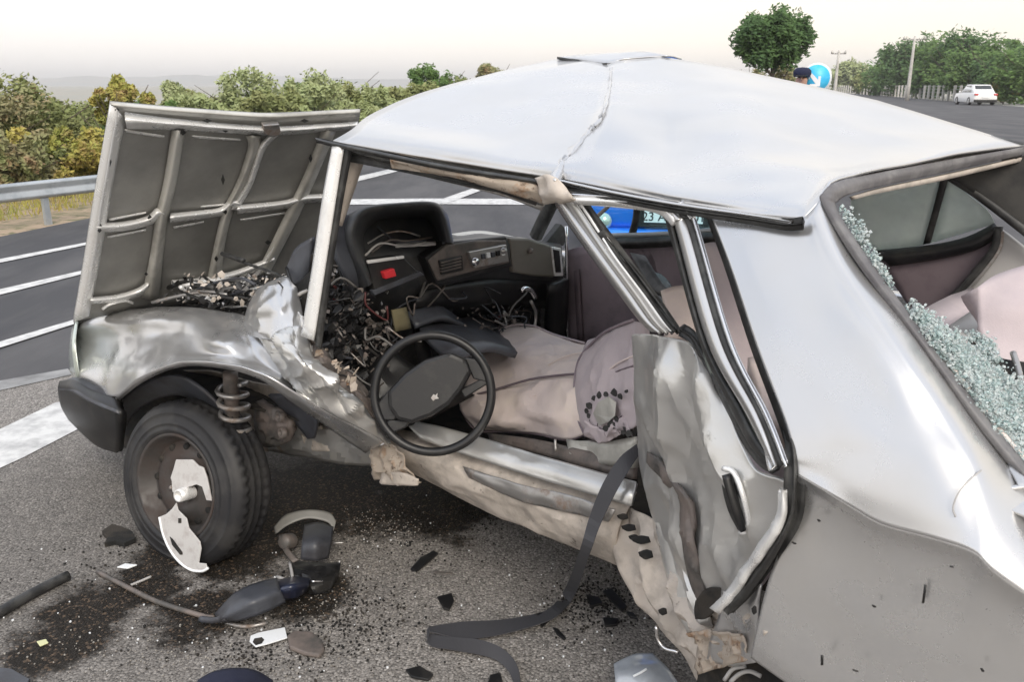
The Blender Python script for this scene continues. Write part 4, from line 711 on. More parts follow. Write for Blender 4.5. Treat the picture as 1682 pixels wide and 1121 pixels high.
tube('piping', '1040,526,.56 1018,534,.62 990,548,.7 962,575,.76 948,600,.715 943,650,.655 950,690,.615 962,718,.595', .004, cardlight, X)
tube('seat_seam', '952,640,.66 975,628,.58 1010,612,.53 1044,600,.485', .0025, card, X)
for s_ in ('800,690,.69 840,660,.69 880,650,.69', '860,705,.66 900,680,.68 935,668,.67', '900,600,.80 930,585,.86 965,578,.9', '985,625,.565 1010,600,.53 1040,585,.5'): tube('cloth_fold', s_, .0022, pink, X)
# seat belt
bl = [q(1046, 730, .44), q(1018, 752, .39), q(990, 795, .35), q(968, 850, .33), q(952, 905, .31), g(928, 968, .03), g(905, 998, .02), g(876, 1010, .008), g(820, 1019, .010), g(760, 1022, .012), g(706, 1030, .02)]
br = [q(1050, 748, .44), q(1032, 775, .38), q(1012, 808, .345), q(986, 862, .325), q(968, 912, .305), g(944, 978, .045), g(918, 1010, .035), g(885, 1026, .03), g(822, 1043, .02), g(762, 1050, .016), g(706, 1038, .03)]
patch('seat_belt', [bl, br], beltm, X, n=(2, 6), thick=.002, lin=(True, False), flat=True)
bl = [g(706, 1030, .018), g(704, 1040, .02), g(740, 1047, .022), g(790, 1052, .028), g(828, 1068, .03), g(850, 1096, .03), g(856, 1140, .02)]
br = [g(706, 1038, .03), g(706, 1060, .02), g(742, 1068, .02), g(786, 1076, .016), g(816, 1086, .012), g(838, 1108, .01), g(848, 1140, .01)]
patch('seat_belt', [bl, br], beltm, X, n=(2, 6), thick=.002, lin=(True, False), flat=True)
# ---- dashboard (cross planes at L)
def lp(L, s): return [l(float(a.split(',')[0]), float(a.split(',')[1]), L if a.count(',') == 1 else float(a.split(',')[2])) for a in s.split()]
db = patch('dashboard', [lp(.3, '560,395 600,350 640,342,.25 700,340,.25 742,385 790,384 840,392 912,402'), lp(.4, '556,430 600,400 650,398 700,400 745,402 790,396,.44 838,394,.44 922,405,.42'),
   lp(.42, '570,470 605,460 650,462 690,450 720,460 780,445 840,455 925,458'), lp(.36, '560,500 610,492 655,500 700,500 740,492 790,478 850,478 930,470'), lp(.25, '560,545 620,530 660,535 700,530 750,525 800,515 860,505 930,500')], dashm, X, n=(5, 5), thick=.02, amp=.012, freq=8)
# instrument cowl: hood wraps round a dark hollow
co_ = lp(.48, '600,472 572,400 575,362 600,340 655,333 712,332 732,352 745,400')
ci_ = lp(.48, '612,465 590,400 592,372 612,352 655,345 704,344 720,358 730,398')
cb_ = lp(.28, '626,455 606,400 610,380 625,366 655,360 695,360 706,370 715,398')
cf_ = lp(.30, '560,480 556,400 560,362 596,344 655,338 712,336 735,352 742,398')
patch('instrument_cowl', [cf_, co_, ci_, cb_], dashm, db, n=(4, 5), thick=0)
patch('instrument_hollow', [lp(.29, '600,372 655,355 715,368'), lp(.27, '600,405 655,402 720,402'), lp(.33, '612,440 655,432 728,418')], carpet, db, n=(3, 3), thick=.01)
patch('cowl_side', [lp(.44, '548,372 562,352 575,355'), lp(.46, '550,410 572,410 590,405'), lp(.46, '566,450 588,450 606,462'), lp(.42, '580,490 600,492 618,490')], greyp, db, n=(5, 5), thick=.02)
def slabL(name, L, s, mat, par, dep=.02, bev=.003): return prism(name, lp(L, s), -AX * dep, mat, par, bevel=bev)
slabL('switch_panel', .485, '604,430 662,422 690,450 616,482', blackp, db, .05); slabL('switch_trim', .492, '604,428 664,420 665,425 605,434', ribm, db, .01)
slabL('hazard_switch', .50, '630,447 648,441 652,454 634,459', redm, db, .02); slabL('switch_edge', .49, '612,478 690,446 698,452 616,486', greyp, db, .02)
slabL('centre_panel', .47, '704,428 735,402 780,395 832,394 838,432 780,446 720,462', brownp, db, .05, .006); slabL('panel_frame', .465, '698,424 735,398 832,388 842,438 782,452 718,468', blackp, db, .05, .006)
slabL('radio', .485, '770,414 832,402 836,430 780,441', steel, db, .04, .003)
for k in range(5): slabL('radio_button', .492, f'{792+k*8},{418-k*1.6:.0f} {797+k*8},{417-k*1.6:.0f} {798+k*8},{425-k*1.6:.0f} {793+k*8},{426-k*1.6:.0f}', [greyp, plastw, greyp, blackp, plastw][k], db, .01, 0)
lathe('radio_knob', [(0, .012), (.012, .012), (.014, 0)], l(779, 430, .49), AX, chrome, db, seg=16); lathe('radio_knob', [(0, .012), (.010, .012), (.012, 0)], l(826, 412, .49), AX, steel, db, seg=16)
slabL('vent_grille', .478, '722,428 760,420 762,444 726,452', blackp, db, .01)
for k in range(4): slabL('vent_slat', .484, f'{726},{431+k*5} {758},{423+k*5} {758},{425+k*5} {726},{433+k*5}', brownp, db, .012, 0)
slabL('glovebox', .45, '836,391 870,392 906,404 912,456 876,454 843,448', dullglove, db, .06, .008); lathe('glovebox_lock', [(0, .008), (.009, .008), (.011, 0)], l(871, 412, .455), AX, brownp, db, seg=16)
slabL('side_vent', .455, '906,405 922,408 926,454 912,454', ribm, db, .03, .003); slabL('side_vent_opening', .46, '910,410 919,412 922,448 914,448', blackp, db, .01, .001)
slabL('pillar_base_cover', .40, '898,398 922,368 934,380 926,404', rubber, db, .03)
patch('dash_top', [lp(.02, '735,385 790,379 840,388 905,402'), lp(.38, '742,400 790,392 838,391 910,405')], hoodin, db, n=(3, 5), thick=.01)
for k, s_ in enumerate(('604,400,.40 630,385,.4 660,380,.42 690,388,.42', '610,415,.44 640,395,.44 670,396,.44 710,390,.4', '620,372,.38 640,390,.42 655,398,.44 700,396,.44', '600,420,.45 625,400,.45 665,405,.46 700,398,.45')):
    tube('loose_wire', lp(.4, s_), .0035, [steel, brownp, greyp, trimgrey][k], db, n=5, sides=5)
patch('broken_dial_rim', [lp(.44, '650,400 680,398 715,396'), lp(.46, '650,406 680,404 716,402')], trimgrey, db, n=(2, 5), thick=.004, amp=.01, freq=30)
# lower dash, bulkhead, console
patch('bulkhead', [lp(.12, '500,420 560,420 700,440 850,440 935,440'), lp(.1, '510,520 600,520 700,520 850,540 935,540'), lp(.15, '530,620 600,640 700,640 850,620 960,620')], carpet, X, n=(5, 6), thick=.02, amp=.04, freq=7)
patch('lower_dash', [lp(.42, '700,478 780,462 850,460 925,462'), lp(.4, '680,505 780,500 850,495 925,490'), lp(.3, '690,525 780,520 850,510 925,505')], blackp, X, n=(4, 5), thick=.02, amp=.01)
patch('side_kick_panel', [lp(.5, '905,470 935,460'), lp(.45, '900,530 932,530'), lp(.4, '900,570 930,560')], blackp, X, n=(4, 3), thick=.02)
patch('transmission_tunnel', [lp(.2, '700,520 760,512 800,520'), lp(.45, '690,540 760,535 830,552'), lp(.75, '740,590 800,570 850,580')], greyp, X, n=(4, 4), thick=.02, amp=.02)
patch('steering_column_cover', [lp(.4, '668,512 720,502 752,520'), lp(.45, '685,535 730,524 768,535')], greyp, X, n=(5, 5), thick=.02, amp=.01)
tube('gear_lever', [l(878, 540, .5), l(880, 515, .5), l(872, 495, .52)], .006, steel, X)
tube('gear_knob', [l(856, 478, .52), l(862, 474, .52), l(872, 478, .52), l(879, 490, .52)], .010, chrome, X, prof=(.8, 1))
patch('yellow_tab', [lp(.45, '645,510 668,505'), lp(.45, '650,545 676,540')], M('olive insulation foam', (.16, .14, .08), .9), X, n=(3, 3), thick=.01, amp=.01, freq=20)
# steering wheel
SC = Vector((-.248, 2.461, .64)); SN = Vector((-.026, -.963, .268)).normalized()
SC = EYE + (pl(711, 647, SC, SN) - EYE) * .92
st = lathe('steering_wheel', [(.1655 + .0128 * math.cos(a), .0128 * math.sin(a)) for a in [k * 6.2832 / 12 for k in range(13)]], SC, SN, blackp, X, seg=96)
def sp_(s, off=0): return [pl(float(a.split(',')[0]), float(a.split(',')[1]), SC + SN * off, SN) for a in s.split()]
prism('hub_pad', sp_('640,642 668,612 700,590 740,578 768,590 776,612 760,640 742,662 712,682 680,694 656,688 642,668', -.012), SN * .045, blackp, st, bevel=.012)
prism('spoke', sp_('640,640 618,668 622,690 650,690 660,668', -.014), SN * .018, blackp, st, bevel=.004)
prism('spoke', sp_('764,588 790,590 806,612 800,628 778,622', -.014), SN * .018, blackp, st, bevel=.004)
prism('spoke', sp_('640,690 626,702 634,716 668,702 676,690', -.014), SN * .016, blackp, st, bevel=.004)
prism('spoke', sp_('756,640 800,618 803,630 764,654', -.014), SN * .016, blackp, st, bevel=.004)
prism('wheel_emblem', sp_('708,654 712,648 715,650 719,646 718,652 721,655 715,656 712,659', .034), SN * .003, steel, st)
tube('steering_column', [SC - SN * .02, l(700, 600, .5), l(690, 540, .35)], .025, blackp, X)
# tangle under the dash
rnd = random.Random(12); tang = [(530, 470), (560, 500), (545, 560), (580, 590), (600, 540), (640, 560), (620, 620), (560, 630), (530, 590), (820, 540), (790, 500), (760, 480), (850, 560), (600, 480), (690, 490), (835, 520)]
cols_ = [steel, greyp, brownp, blackp, M('dusty grey wire', (.12, .115, .11), .6), M('maroon wire', (.08, .02, .02), .5), trimgrey]
for k in range(95):
    x, y = rnd.choice(tang); L0 = rnd.uniform(.2, .5); pts = []
    for _ in range(4): pts.append(l(x, y, L0)); x += rnd.uniform(-34, 34); y += rnd.uniform(-28, 30); L0 += rnd.uniform(-.05, .05)
    tube('wire', pts, rnd.uniform(.0018, .0045), rnd.choice(cols_[:6]), X, n=4, sides=5)
def junk(name, xr, yr, dr, n, sz, mats, seed, fn, lab, par=X, lim=None):
    rnd = random.Random(seed); bm = bmesh.new()
    o_v, o_f = [], []
    for _ in range(n):
        x, y = rnd.uniform(*xr), rnd.uniform(*yr)
        if lim and not lim(x, y): continue
        c_ = fn(x, y, rnd.uniform(*dr)); k = rnd.randint(4, 6); a1 = Vector((rnd.gauss(0, 1), rnd.gauss(0, 1), rnd.gauss(0, 1))).normalized(); a2 = a1.orthogonal().normalized(); nn = a1.cross(a2); s_ = sz * rnd.uniform(.4, 1.5); asp = rnd.uniform(.25, 1); i0 = len(o_v)
        p_ = [c_ + (a1 * math.cos(6.28 * j / k) + a2 * math.sin(6.28 * j / k) * asp) * s_ * rnd.uniform(.6, 1.2) + nn * rnd.uniform(-.3, .3) * s_ for j in range(k)]
        o_v += p_ + [v + nn * .002 for v in p_]; o_f += [tuple(range(i0, i0 + k)), tuple(range(i0 + k, i0 + 2 * k))[::-1]] + [(i0 + j, i0 + k + j, i0 + k + (j + 1) % k, i0 + (j + 1) % k) for j in range(k)]
    o = mk(name, o_v, o_f, mats, par, smooth=False); return tag(o, lab, kind='stuff')
junk('broken_trim_bits', (512, 640), (450, 660), (.25, .5), 420, .010, brownp, 1, l, 'shattered trim and bracket bits under the dashboard')
junk('broken_trim_bits', (520, 640), (440, 650), (.2, .45), 110, .008, steel, 2, l, 'bent steel brackets among the wreckage under the dashboard')
junk('broken_trim_bits', (516, 600), (470, 650), (.25, .5), 420, .020, blackp, 3, l, 'black broken plastic under the dashboard')
junk('broken_trim_bits', (740, 860), (500, 600), (.2, .5), 120, .009, brownp, 4, l, 'broken console bits beside the gear lever')
patch('footwell_side', [lp(.5, '514,560 540,580 575,610 600,640'), lp(.55, '520,600 550,620 590,650 618,680'), lp(.6, '535,630 570,650 600,670 640,700')], brownp, X, n=(6, 8), thick=.01, amp=.05, freq=16)
patch('kick_pad', [lp(.42, '590,640 610,600 640,570'), lp(.5, '600,670 640,640 680,600'), lp(.6, '640,705 700,690 780,650')], blackp, X, n=(5, 5), thick=.01, amp=.03, freq=9)
rnd = random.Random(31)
for k in range(26):      # hoses, cables and pipes across the engine bay
    x, y = rnd.uniform(270, 430), rnd.uniform(470, 505); s0 = rnd.uniform(.25, .6); pts = []
    for _ in range(4): pts.append(q(x, y, s0)); x += rnd.uniform(10, 40); y += rnd.uniform(-14, 12); s0 += rnd.uniform(-.05, .05)
    tube('hose', pts, rnd.uniform(.003, .009), rnd.choice([rubber, steel, blackp, greyp, trimgrey, ribm]), X, n=4, sides=6)
# ---- bonnet
HO = [q(122, 528, .03), q(183, 171, -.02)]; HN = (HO[1] - HO[0]).cross(NX - AX * .0).normalized()
HN = HN if HN.dot(EYE - HO[0]) > 0 else -HN
def hp(s, off=0): return [pl(float(a.split(',')[0]), float(a.split(',')[1]), HO[0] + HN * off, HN) for a in s.split()]
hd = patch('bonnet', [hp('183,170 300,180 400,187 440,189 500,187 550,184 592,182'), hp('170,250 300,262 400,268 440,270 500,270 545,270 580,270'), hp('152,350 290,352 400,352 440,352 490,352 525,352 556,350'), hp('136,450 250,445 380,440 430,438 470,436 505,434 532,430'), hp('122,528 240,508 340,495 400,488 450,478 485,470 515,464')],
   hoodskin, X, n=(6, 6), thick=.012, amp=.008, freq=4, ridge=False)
def rib(nm, s, r, mat=ribm, off=.02, fl=.8, rise=.0): 
    return tube(nm, hp(s, off), r, mat, hd, n=5, sides=10, flat=fl)
def hstrip(nm, a, b, mat, off=.012, mid=.016, **k): return strip(nm, hp(a, off), hp(b, off), mat, hd, n=6, mid=mid * (1.9 if mid > .008 else 1), thick=.006, **k)
hstrip('bonnet_edge', '181,168 158,300 139,420 120,530', '206,196 184,310 166,420 146,520', ribm, .014, .018, amp=.006, freq=14)
hstrip('bonnet_edge', '181,167 300,177 440,186 530,182 592,179', '190,180 300,190 440,199 530,195 590,191', hoodin, .02, .012)
hstrip('bonnet_brace', '205,184 300,196 440,207 530,203 588,199', '208,212 300,214 440,222 530,217 585,212', ribm, .012, .03, amp=.006, freq=16)
hstrip('bonnet_rib', '282,214 268,300 256,352 246,420 232,490', '304,216 290,300 278,352 268,420 262,495', hoodin, .012, .022)
hstrip('bonnet_rib', '404,224 406,246 388,300 366,345 352,400 340,460', '428,224 426,250 404,304 384,345 370,400 362,465', hoodin, .012, .022)
hstrip('bonnet_rib', '452,214 425,240 404,300 376,343', '460,220 436,246 414,306 390,347', ribm, .014, .016)
hstrip('bonnet_rib', '528,214 498,290 464,360 440,410 420,450', '552,216 520,292 488,362 462,412 440,455', hoodin, .012, .022)
hstrip('bonnet_rib', '450,396 430,430 400,470', '462,400 442,436 418,476', ribm, .014, .018)
hstrip('bonnet_cross_rib', '158,366 200,364 240,355 256,342 268,344', '160,382 204,380 246,370 262,360 272,358', ribm, .012, .022)
hstrip('bonnet_cross_rib', '280,350 330,345 362,340 378,326 392,328', '280,366 330,360 366,355 384,344 396,344', ribm, .012, .022)
hstrip('bonnet_cross_rib', '390,336 430,333 470,328 500,320 545,318', '390,352 430,348 474,342 504,334 545,332', ribm, .012, .022)
hstrip('bonnet_cross_rib', '148,488 190,484 224,474 242,462', '150,500 192,497 230,488 246,476', ribm, .012, .022)
hstrip('bonnet_cross_rib', '282,460 330,456 380,446 420,432 450,420', '284,474 332,470 384,462 424,446 452,432', ribm, .012, .022)
for a, b in (('205,212 270,222', '207,217 270,227'), ('316,222 395,228', '318,227 395,232'), ('176,388 240,376', '177,392 240,380'), ('285,372 335,363', '286,376 335,367'), ('395,360 470,348', '396,364 470,352'), ('330,338 372,334', '330,342 372,338'), ('180,360 240,348', '180,363 240,351')):
    hstrip('pressed_lip', a, b, ribm, .008, .006)
for (x, y, a_, b_) in ((180, 265, 3, 9), (246, 358, 4, 6), (366, 295, 3, 9), (300, 217, 6, 5), (252, 205, 6, 4), (340, 198, 8, 3), (436, 205, 9, 4), (445, 214, 5, 4), (500, 198, 7, 3), (192, 180, 4, 3), (370, 348, 4, 4), (440, 398, 5, 4), (240, 450, 3, 3), (165, 372, 3, 5), (163, 378, 4, 4), (510, 260, 3, 7), (370, 214, 5, 3), (480, 214, 5, 3), (355, 425, 3, 5)):
    prism('drain_hole', hp(f'{x-a_},{y} {x},{y-b_} {x+a_},{y} {x},{y+b_}', .033), HN * .002, rubber, hd)
prism('latch', hp('428,200 455,198 458,214 444,220 430,214', .03), HN * .02, steel, hd, bevel=.004)
for a in ('168,508 180,500 205,494 218,498', '290,494 320,478 345,468 352,476', '382,470 410,460 420,450 448,448'):
    rib('slot_lip', a, .007, ribm, .02)
# ---- engine bay
patch('engine_bay_floor', [[W(-.7, .1, .5), W(-.7, 1.5, .5)], [W(.3, .3, .5), W(.3, 1.5, .5)]], carpet, X, n=(4, 4), thick=.01)
junk('engine_bay_parts', (260, 480), (450, 515), (.2, .9), 120, .010, steel, 5, q, 'bent brackets and fittings in the open engine bay')
junk('engine_bay_parts', (250, 500), (455, 520), (.25, .9), 260, .016, blackp, 6, q, 'black hoses and plastic in the open engine bay')
junk('engine_bay_parts', (300, 460), (450, 500), (.15, .5), 60, .010, primer, 7, q, 'dusty pressed metal in the open engine bay')
for s_, r, m_ in (('250,497,.2 300,485,.25 350,478,.3 400,470,.35', .006, steel), ('335,455,.3 352,470,.28 360,485,.25 390,492,.25', .005, blackp), ('365,418,.32 410,435,.3 440,445,.28 470,458,.25', .005, rubber), ('365,417,.315 400,428,.3', .008, rubber), ('300,470,.3 340,462,.35 400,458,.4', .007, ribm), ('462,520,.2 478,500,.2 490,485,.22 505,478,.25', .006, trimgrey), ('470,440,.3 480,470,.27 490,500,.25', .005, blackp), ('500,470,.3 488,500,.28 478,530,.25', .008, blackp)):
    tube('hose', s_, r, m_, X)
patch('door_mirror', ['470,440,.3 485,408,.32 512,390,.34', '472,460,.3 495,440,.32 510,430,.34', '480,468,.3 495,466,.32 505,462,.34'], greyp, X, n=(5, 5), thick=.02, amp=.01)
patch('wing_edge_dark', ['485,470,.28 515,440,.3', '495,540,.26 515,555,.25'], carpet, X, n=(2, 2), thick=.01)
# ---- front wing
fw = patch('front_wing', [
 '124,527,.16 188,512,.22 255,505,.25 310,505,.25 360,511,.26 405,520,.25 432,540,.24',
 '123,535,.10 188,524,.14 255,520,.15 312,522,.17 362,530,.19 408,538,.19 436,556,.2',
 '121,560,.09 186,556,.12 250,552,.12 308,552,.13 360,560,.08 410,570,.15 452,590,.13',
 '122,590,.05 186,592,.065 240,584,.065 300,579,.07 362,584,.07 418,598,.11 470,620,.14',
 '126,615,.02 187,622,.02 232,606,.0 296,590,.02 362,592,.04 424,606,.07 480,635,.12',
 '132,638,.02 188,652,-.02 228,622,-.035 292,598,-.04 362,599,-.03 428,617,.0 486,652,.06'],
 silver, X, n=(8, 8), amp=.02, freq=5, seed=14, sharp=.6, thick=.005, edge=.2)
strip('wheel_arch_lip', '188,655,-.02 226,622,-.05 292,596,-.055 362,597,-.045 430,614,-.015 488,648,.05 530,672,.12 590,705,.22 630,728,.3', '196,658,-.005 236,628,-.03 294,604,-.035 360,605,-.025 428,624,.005 480,662,.07 520,690,.14 565,722,.24 600,745,.32', silver, X, n=8, mid=.012, thick=.005, amp=.006, freq=10)
patch('crumpled_wing', ['405,522,.17 440,512,.17 480,525,.15 508,560,.14', '425,552,.14 455,556,.08 490,565,.08 524,600,.14', '450,590,.12 485,592,.05 520,608,.08 560,635,.17', '470,620,.12 505,622,.08 550,645,.13 600,672,.26', '488,648,.07 530,672,.12 590,703,.22 640,735,.34'],
 scuffed, X, n=(14, 14), amp=.055, freq=6.5, seed=21, thick=.005, edge=.12, fold=(.01, 2.5, 2))
patch('crumpled_cowl', ['424,474,.2 445,462,.2 470,455,.22 482,470,.24', '408,500,.18 440,498,.12 475,495,.16 494,500,.2', '402,528,.17 440,525,.1 480,532,.12 502,548,.15', '410,552,.15 450,560,.07 490,570,.09 512,590,.13'], silver, X, n=(12, 12), amp=.035, freq=5, seed=31, thick=.005, edge=.12)
patch('crumpled_cowl', ['468,498,.19 484,508,.18 500,520,.17', '470,520,.17 488,535,.15 508,560,.15', '480,545,.15 500,560,.13 516,585,.14'], scuffed, X, n=(7, 7), amp=.03, freq=22, seed=33, edge=0)
patch('hinge_post', ['500,556,.14 515,558,.14 528,575,.16', '508,590,.16 530,600,.15 552,615,.2', '530,630,.2 560,638,.2 600,655,.3', '560,645,.24 600,660,.28 630,680,.38'], brownp, X, n=(7, 7), amp=.045, freq=20, seed=8, edge=0)
junk('hinge_debris', (515, 590), (570, 640), (.14, .24), 60, .014, rust, 9, q, 'torn rusty hinge bits at the front door post', lim=lambda x, y: y > 560 + (x - 515) * .7 and y < 600 + (x - 515) * .75)
patch('headlamp_edge', ['124,528,.08 118,540,.14', '120,560,.02 113,575,.1', '124,600,.01 114,605,.08', '130,635,.02 122,625,.1'], lampclear, X, n=(4, 3), thick=.01)
patch('nose_panel', [[(124, 528, .08), W(-.93, .8, .72), W(-.9, 1.5, .72)], [(116, 590, .1), W(-.97, .8, .55), W(-.92, 1.5, .55)], [(130, 638, .08), W(-.9, .8, .4), W(-.85, 1.5, .4)]], blackp, X, n=(3, 4), thick=.01)
strip('wing_seam', '132,636,.0 165,645,.0 190,655,-.01', '134,642,.0 166,652,.0 192,662,-.01', rubber, X, n=3)
# front bumper
bu = patch('front_bumper', ['98,626,-.02 120,624,-.03 150,640,-.03 190,655,-.02', '95,640,-.04 118,645,-.06 150,662,-.06 195,680,-.04', '100,668,-.03 125,690,-.05 155,708,-.05 196,712,-.03', '112,690,.0 140,718,-.01 162,735,-.01 192,745,.0'], blackp, X, n=(6, 6), thick=.03)
strip('bumper_top', '97,628,-.01 125,620,.0 150,630,.0 192,652,.0', '96,640,-.045 120,643,-.065 150,660,-.065 195,679,-.045', greyp, X, n=5, thick=.01)
patch('bumper_end', ['150,662,-.055 175,655,-.02 200,672,.0', '160,700,-.04 182,700,.0 202,705,.02', '166,735,-.01 185,742,.01 200,742,.03'], blackp, X, n=(5, 5), thick=.01, amp=.02, freq=20)
patch('bumper_beam', [[W(-1.0, .1, .5), W(-1.02, .9, .5), W(-.95, 1.6, .5)], [W(-1.02, .1, .35), W(-1.04, .9, .35), W(-.97, 1.6, .35)]], blackp, X, n=(2, 5), thick=.06)
# ---- wheel arch interior
strip('arch_liner', '200,655,.05 232,632,.05 285,618,.06 330,640,.1 380,690,.16 420,740,.22', '206,700,.12 235,668,.12 285,650,.12 325,665,.15 370,712,.2 408,760,.25', greyp, X, n=7, mid=.01, thick=.01)
patch('inner_wing', ['235,622,.2 330,610,.3 400,625,.33 460,640,.33 520,670,.34', '220,680,.4 320,670,.4 400,680,.38 460,700,.36 530,710,.36', '220,760,.45 320,760,.45 400,745,.42 470,742,.38 540,742,.36'], primer, X, n=(7, 9), amp=.03, freq=7, thick=.008)
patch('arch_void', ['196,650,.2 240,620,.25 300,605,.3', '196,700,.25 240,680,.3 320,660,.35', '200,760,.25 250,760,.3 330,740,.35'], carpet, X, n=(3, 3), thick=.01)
strip('splash_flap', '468,650,.24 500,665,.26 520,690,.28 518,720,.3', '440,650,.26 478,690,.29 500,715,.3 505,722,.3', greyp, X, n=5, mid=.01, thick=.01)
patch('caliper', ['420,660,.27 445,668,.26 462,672,.27', '418,700,.27 445,700,.25 478,700,.27', '430,735,.28 450,735,.27 478,725,.28'], brownp, X, n=(6, 6), amp=.03, freq=22, thick=.03)
for x, y in ((458, 686), (462, 712)): lathe('bolt_boss', [(.0, -.004), (.008, -.004), (.009, .005), (.017, .004), (.019, -.01)], q(x, y, .238), -NX + Vector((0, 0, .2)), brownp, X, seg=18)
hel = [q(380, 628, .17) + Vector((0, 0, -.0034 * k)) + (AX * math.cos(k * .52) + NX * math.sin(k * .52)) * .047 for k in range(52)]
tube('coil_spring', hel, .0085, steel, X, n=2, lin=True); tube('damper', [q(378, 612, .17), q(380, 650, .17), q(384, 720, .18)], .026, brownp, X, lin=True)
# ---- front wheel, kicked out and leaning
WC = Vector((-1.125, 2.592, .262)); WN = Vector((-.4535, -.8713, .187)).normalized(); R = .285
WC = WC
tw = .155
tp = [(.178, .0), (.19, .012), (.198, .013), (.2, .0105), (.212, .009), (.214, .0115), (.218, .008), (.235, .004), (.248, .001), (.25, .003), (.253, -.001), (.262, -.004), (.276, -.016), (.284, -.030)] + [(.287 - (.009 if k in (2, 5, 8) else 0), -.034 - k * .0098) for k in range(0, 11)] + [(.284, -.142), (.274, -.156), (.25, -.166), (.2, -.162), (.178, -.15)]
def tread(i, j, r, h):
    if 14 <= j <= 16 or 22 <= j <= 24: r -= .006 * ((i // 2) % 2)
    elif 14 < j < 24: r -= .0045 * (((i // 2) + j) % 2)
    return r, h
ty = lathe('front_wheel', tp, WC, WN, tyrem, X, seg=200, mod=tread)
lathe('rim', [(.178, -.002), (.183, .004), (.18, .008), (.17, .004), (.166, -.014), (.158, -.018), (.15, -.045), (.142, -.048), (.128, -.038), (.105, -.026), (.07, -.03), (.05, -.044), (.0, -.044)], WC, WN, rimm, ty, seg=96)
lathe('rim_back', [(.178, -.15), (.16, -.14), (.15, -.05)], WC, WN, rimm, ty, seg=48)
wu = WN.cross(Vector((0, 0, 1))).normalized(); wv = WN.cross(wu)
for k in range(12):
    a = 6.2832 * k / 12; p_ = WC + (wu * math.cos(a) + wv * math.sin(a)) * .131 - WN * .043
    lathe('vent_slot', [(0, .009), (.011, .009), (.013, .0)], p_, WN, carpet, ty, seg=12)
for k in range(4):
    a = 6.2832 * k / 4 + .4; lathe('wheel_bolt', [(0, .02), (.008, .018), (.010, 0)], WC + (wu * math.cos(a) + wv * math.sin(a)) * .049 - WN * .036, WN, steel, ty, seg=6)
def wp_(s, off): return [pl(float(a.split(',')[0]), float(a.split(',')[1]), WC + WN * off, WN) for a in s.split()]
prism('hubcap_piece', wp_('291,755 318,755 328,765 336,768 342,785 350,823 341,822 334,800 325,796 312,800 300,806 296,814 285,808 284,790 282,785 287,770', -.008), WN * .006, hubm, ty, bevel=.002)
prism('hubcap_piece', wp_('291,826 294,838 308,852 312,868 322,880 330,890 332,902 328,925 340,926 342,935 330,940 312,938 292,922 276,896 266,870 262,850 274,845 284,836', .016), WN * .005, hubm, ty, bevel=.002)
tube('hubcap_rim', wp_('262,850 268,878 280,905 296,925 314,937 332,939 342,934', .02), .0045, plastw, ty)
for s_ in ('293,852 298,852 298,860 293,860', '279,882 284,886 300,908 300,912 296,912 283,896'): prism('hubcap_slot', wp_(s_, .0213), WN * .001, carpet, ty)
lathe('hub_centre', [(.0, .022), (.012, .022), (.014, .03), (.021, .03), (.023, .0), (.023, -.03)], pl(304, 812, WC, WN), WN, ribm, ty, seg=28)
# front hub / far wheels
for c_, ax_ in ((W(.05, 1.5, .28), NX), (W(2.28, 1.45, .28), NX), (W(2.27, .17, .29), -NX)):
    w2 = lathe('road_wheel', [(.17, 0), (.25, 0), (.28, -.02), (.285, -.07), (.28, -.13), (.25, -.15), (.17, -.15)], c_, ax_, tyrem, X, seg=64); lathe('rim', [(0, -.03), (.1, -.03), (.16, -.05), (.175, 0)], c_, ax_, rimm, w2, seg=32)
for s_ in ('1200,1121,.12 1215,1108,.12 1232,1104,.12 1250,1112,.12', '1190,1118,.13 1204,1100,.13 1224,1096,.13'): tube('arch_cable', s_, .004, trimgrey, X)
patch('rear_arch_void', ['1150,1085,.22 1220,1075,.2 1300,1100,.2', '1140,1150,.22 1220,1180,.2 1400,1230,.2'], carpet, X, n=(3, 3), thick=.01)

# ------------------------------------------------------------ debris on the road
def flat(name, s, h, mat, label, cat, group=None, bev=.002, z=.006, sm=False):
    pts = [g(float(a.split(',')[0]), float(a.split(',')[1]), z) for a in s.split()]
    return tag(prism(name, pts, Vector((0, 0, h)), mat, None, bevel=bev), label, cat, group)
def rod(name, s, r, mat, label, cat):
    pts = [g(float(a.split(',')[0]), float(a.split(',')[1]), r + .006) for a in s.split()]; return tag(tube(name, pts, r, mat, None), label, cat)
rod('rubber_pipe', '-60,1040 0,1006 60,972 112,946', .017, rubber, 'thick dark rubber pipe lying on the road at the left edge', 'pipe')
rod('metal_rod', '160,940 210,966 260,990 330,1012 352,1016', .008, brownp, 'long thin brown rod lying on the stained road below the front wheel', 'rod')
rod('thin_rod', '215,962 232,955 248,948', .004, trimgrey, 'short thin pale rod beside the long brown rod', 'rod')
rod('wiper_arm', '352,1018 400,1030 440,1024', .006, steel, 'thin steel strip between the black mirror casing and the white tag', 'metal strip')
# white tag with a hole
tg = thing('key_tag', g(440, 1050), 'white rounded tag with an oval hole lying on the gravel', 'tag')
o_ = [g(x, y, .012) for x, y in ((410, 1056), (412, 1047), (424, 1042), (468, 1033), (472, 1050), (440, 1060), (420, 1065))]; prism('tag_body', o_, Vector((0, 0, .004)), plastw, tg, bevel=.001)
prism('tag_hole', [g(x, y, .0165) for x, y in ((415, 1056), (418, 1050), (430, 1048), (434, 1052), (430, 1058), (420, 1061))], Vector((0, 0, .0008)), carpet, tg)
flat('plastic_cover', '472,1050 485,1042 512,1044 530,1058 534,1074 525,1084 500,1080 476,1070', .014, brownp, 'brown grey curved plastic cover right of the white tag', 'plastic piece', bev=.006)
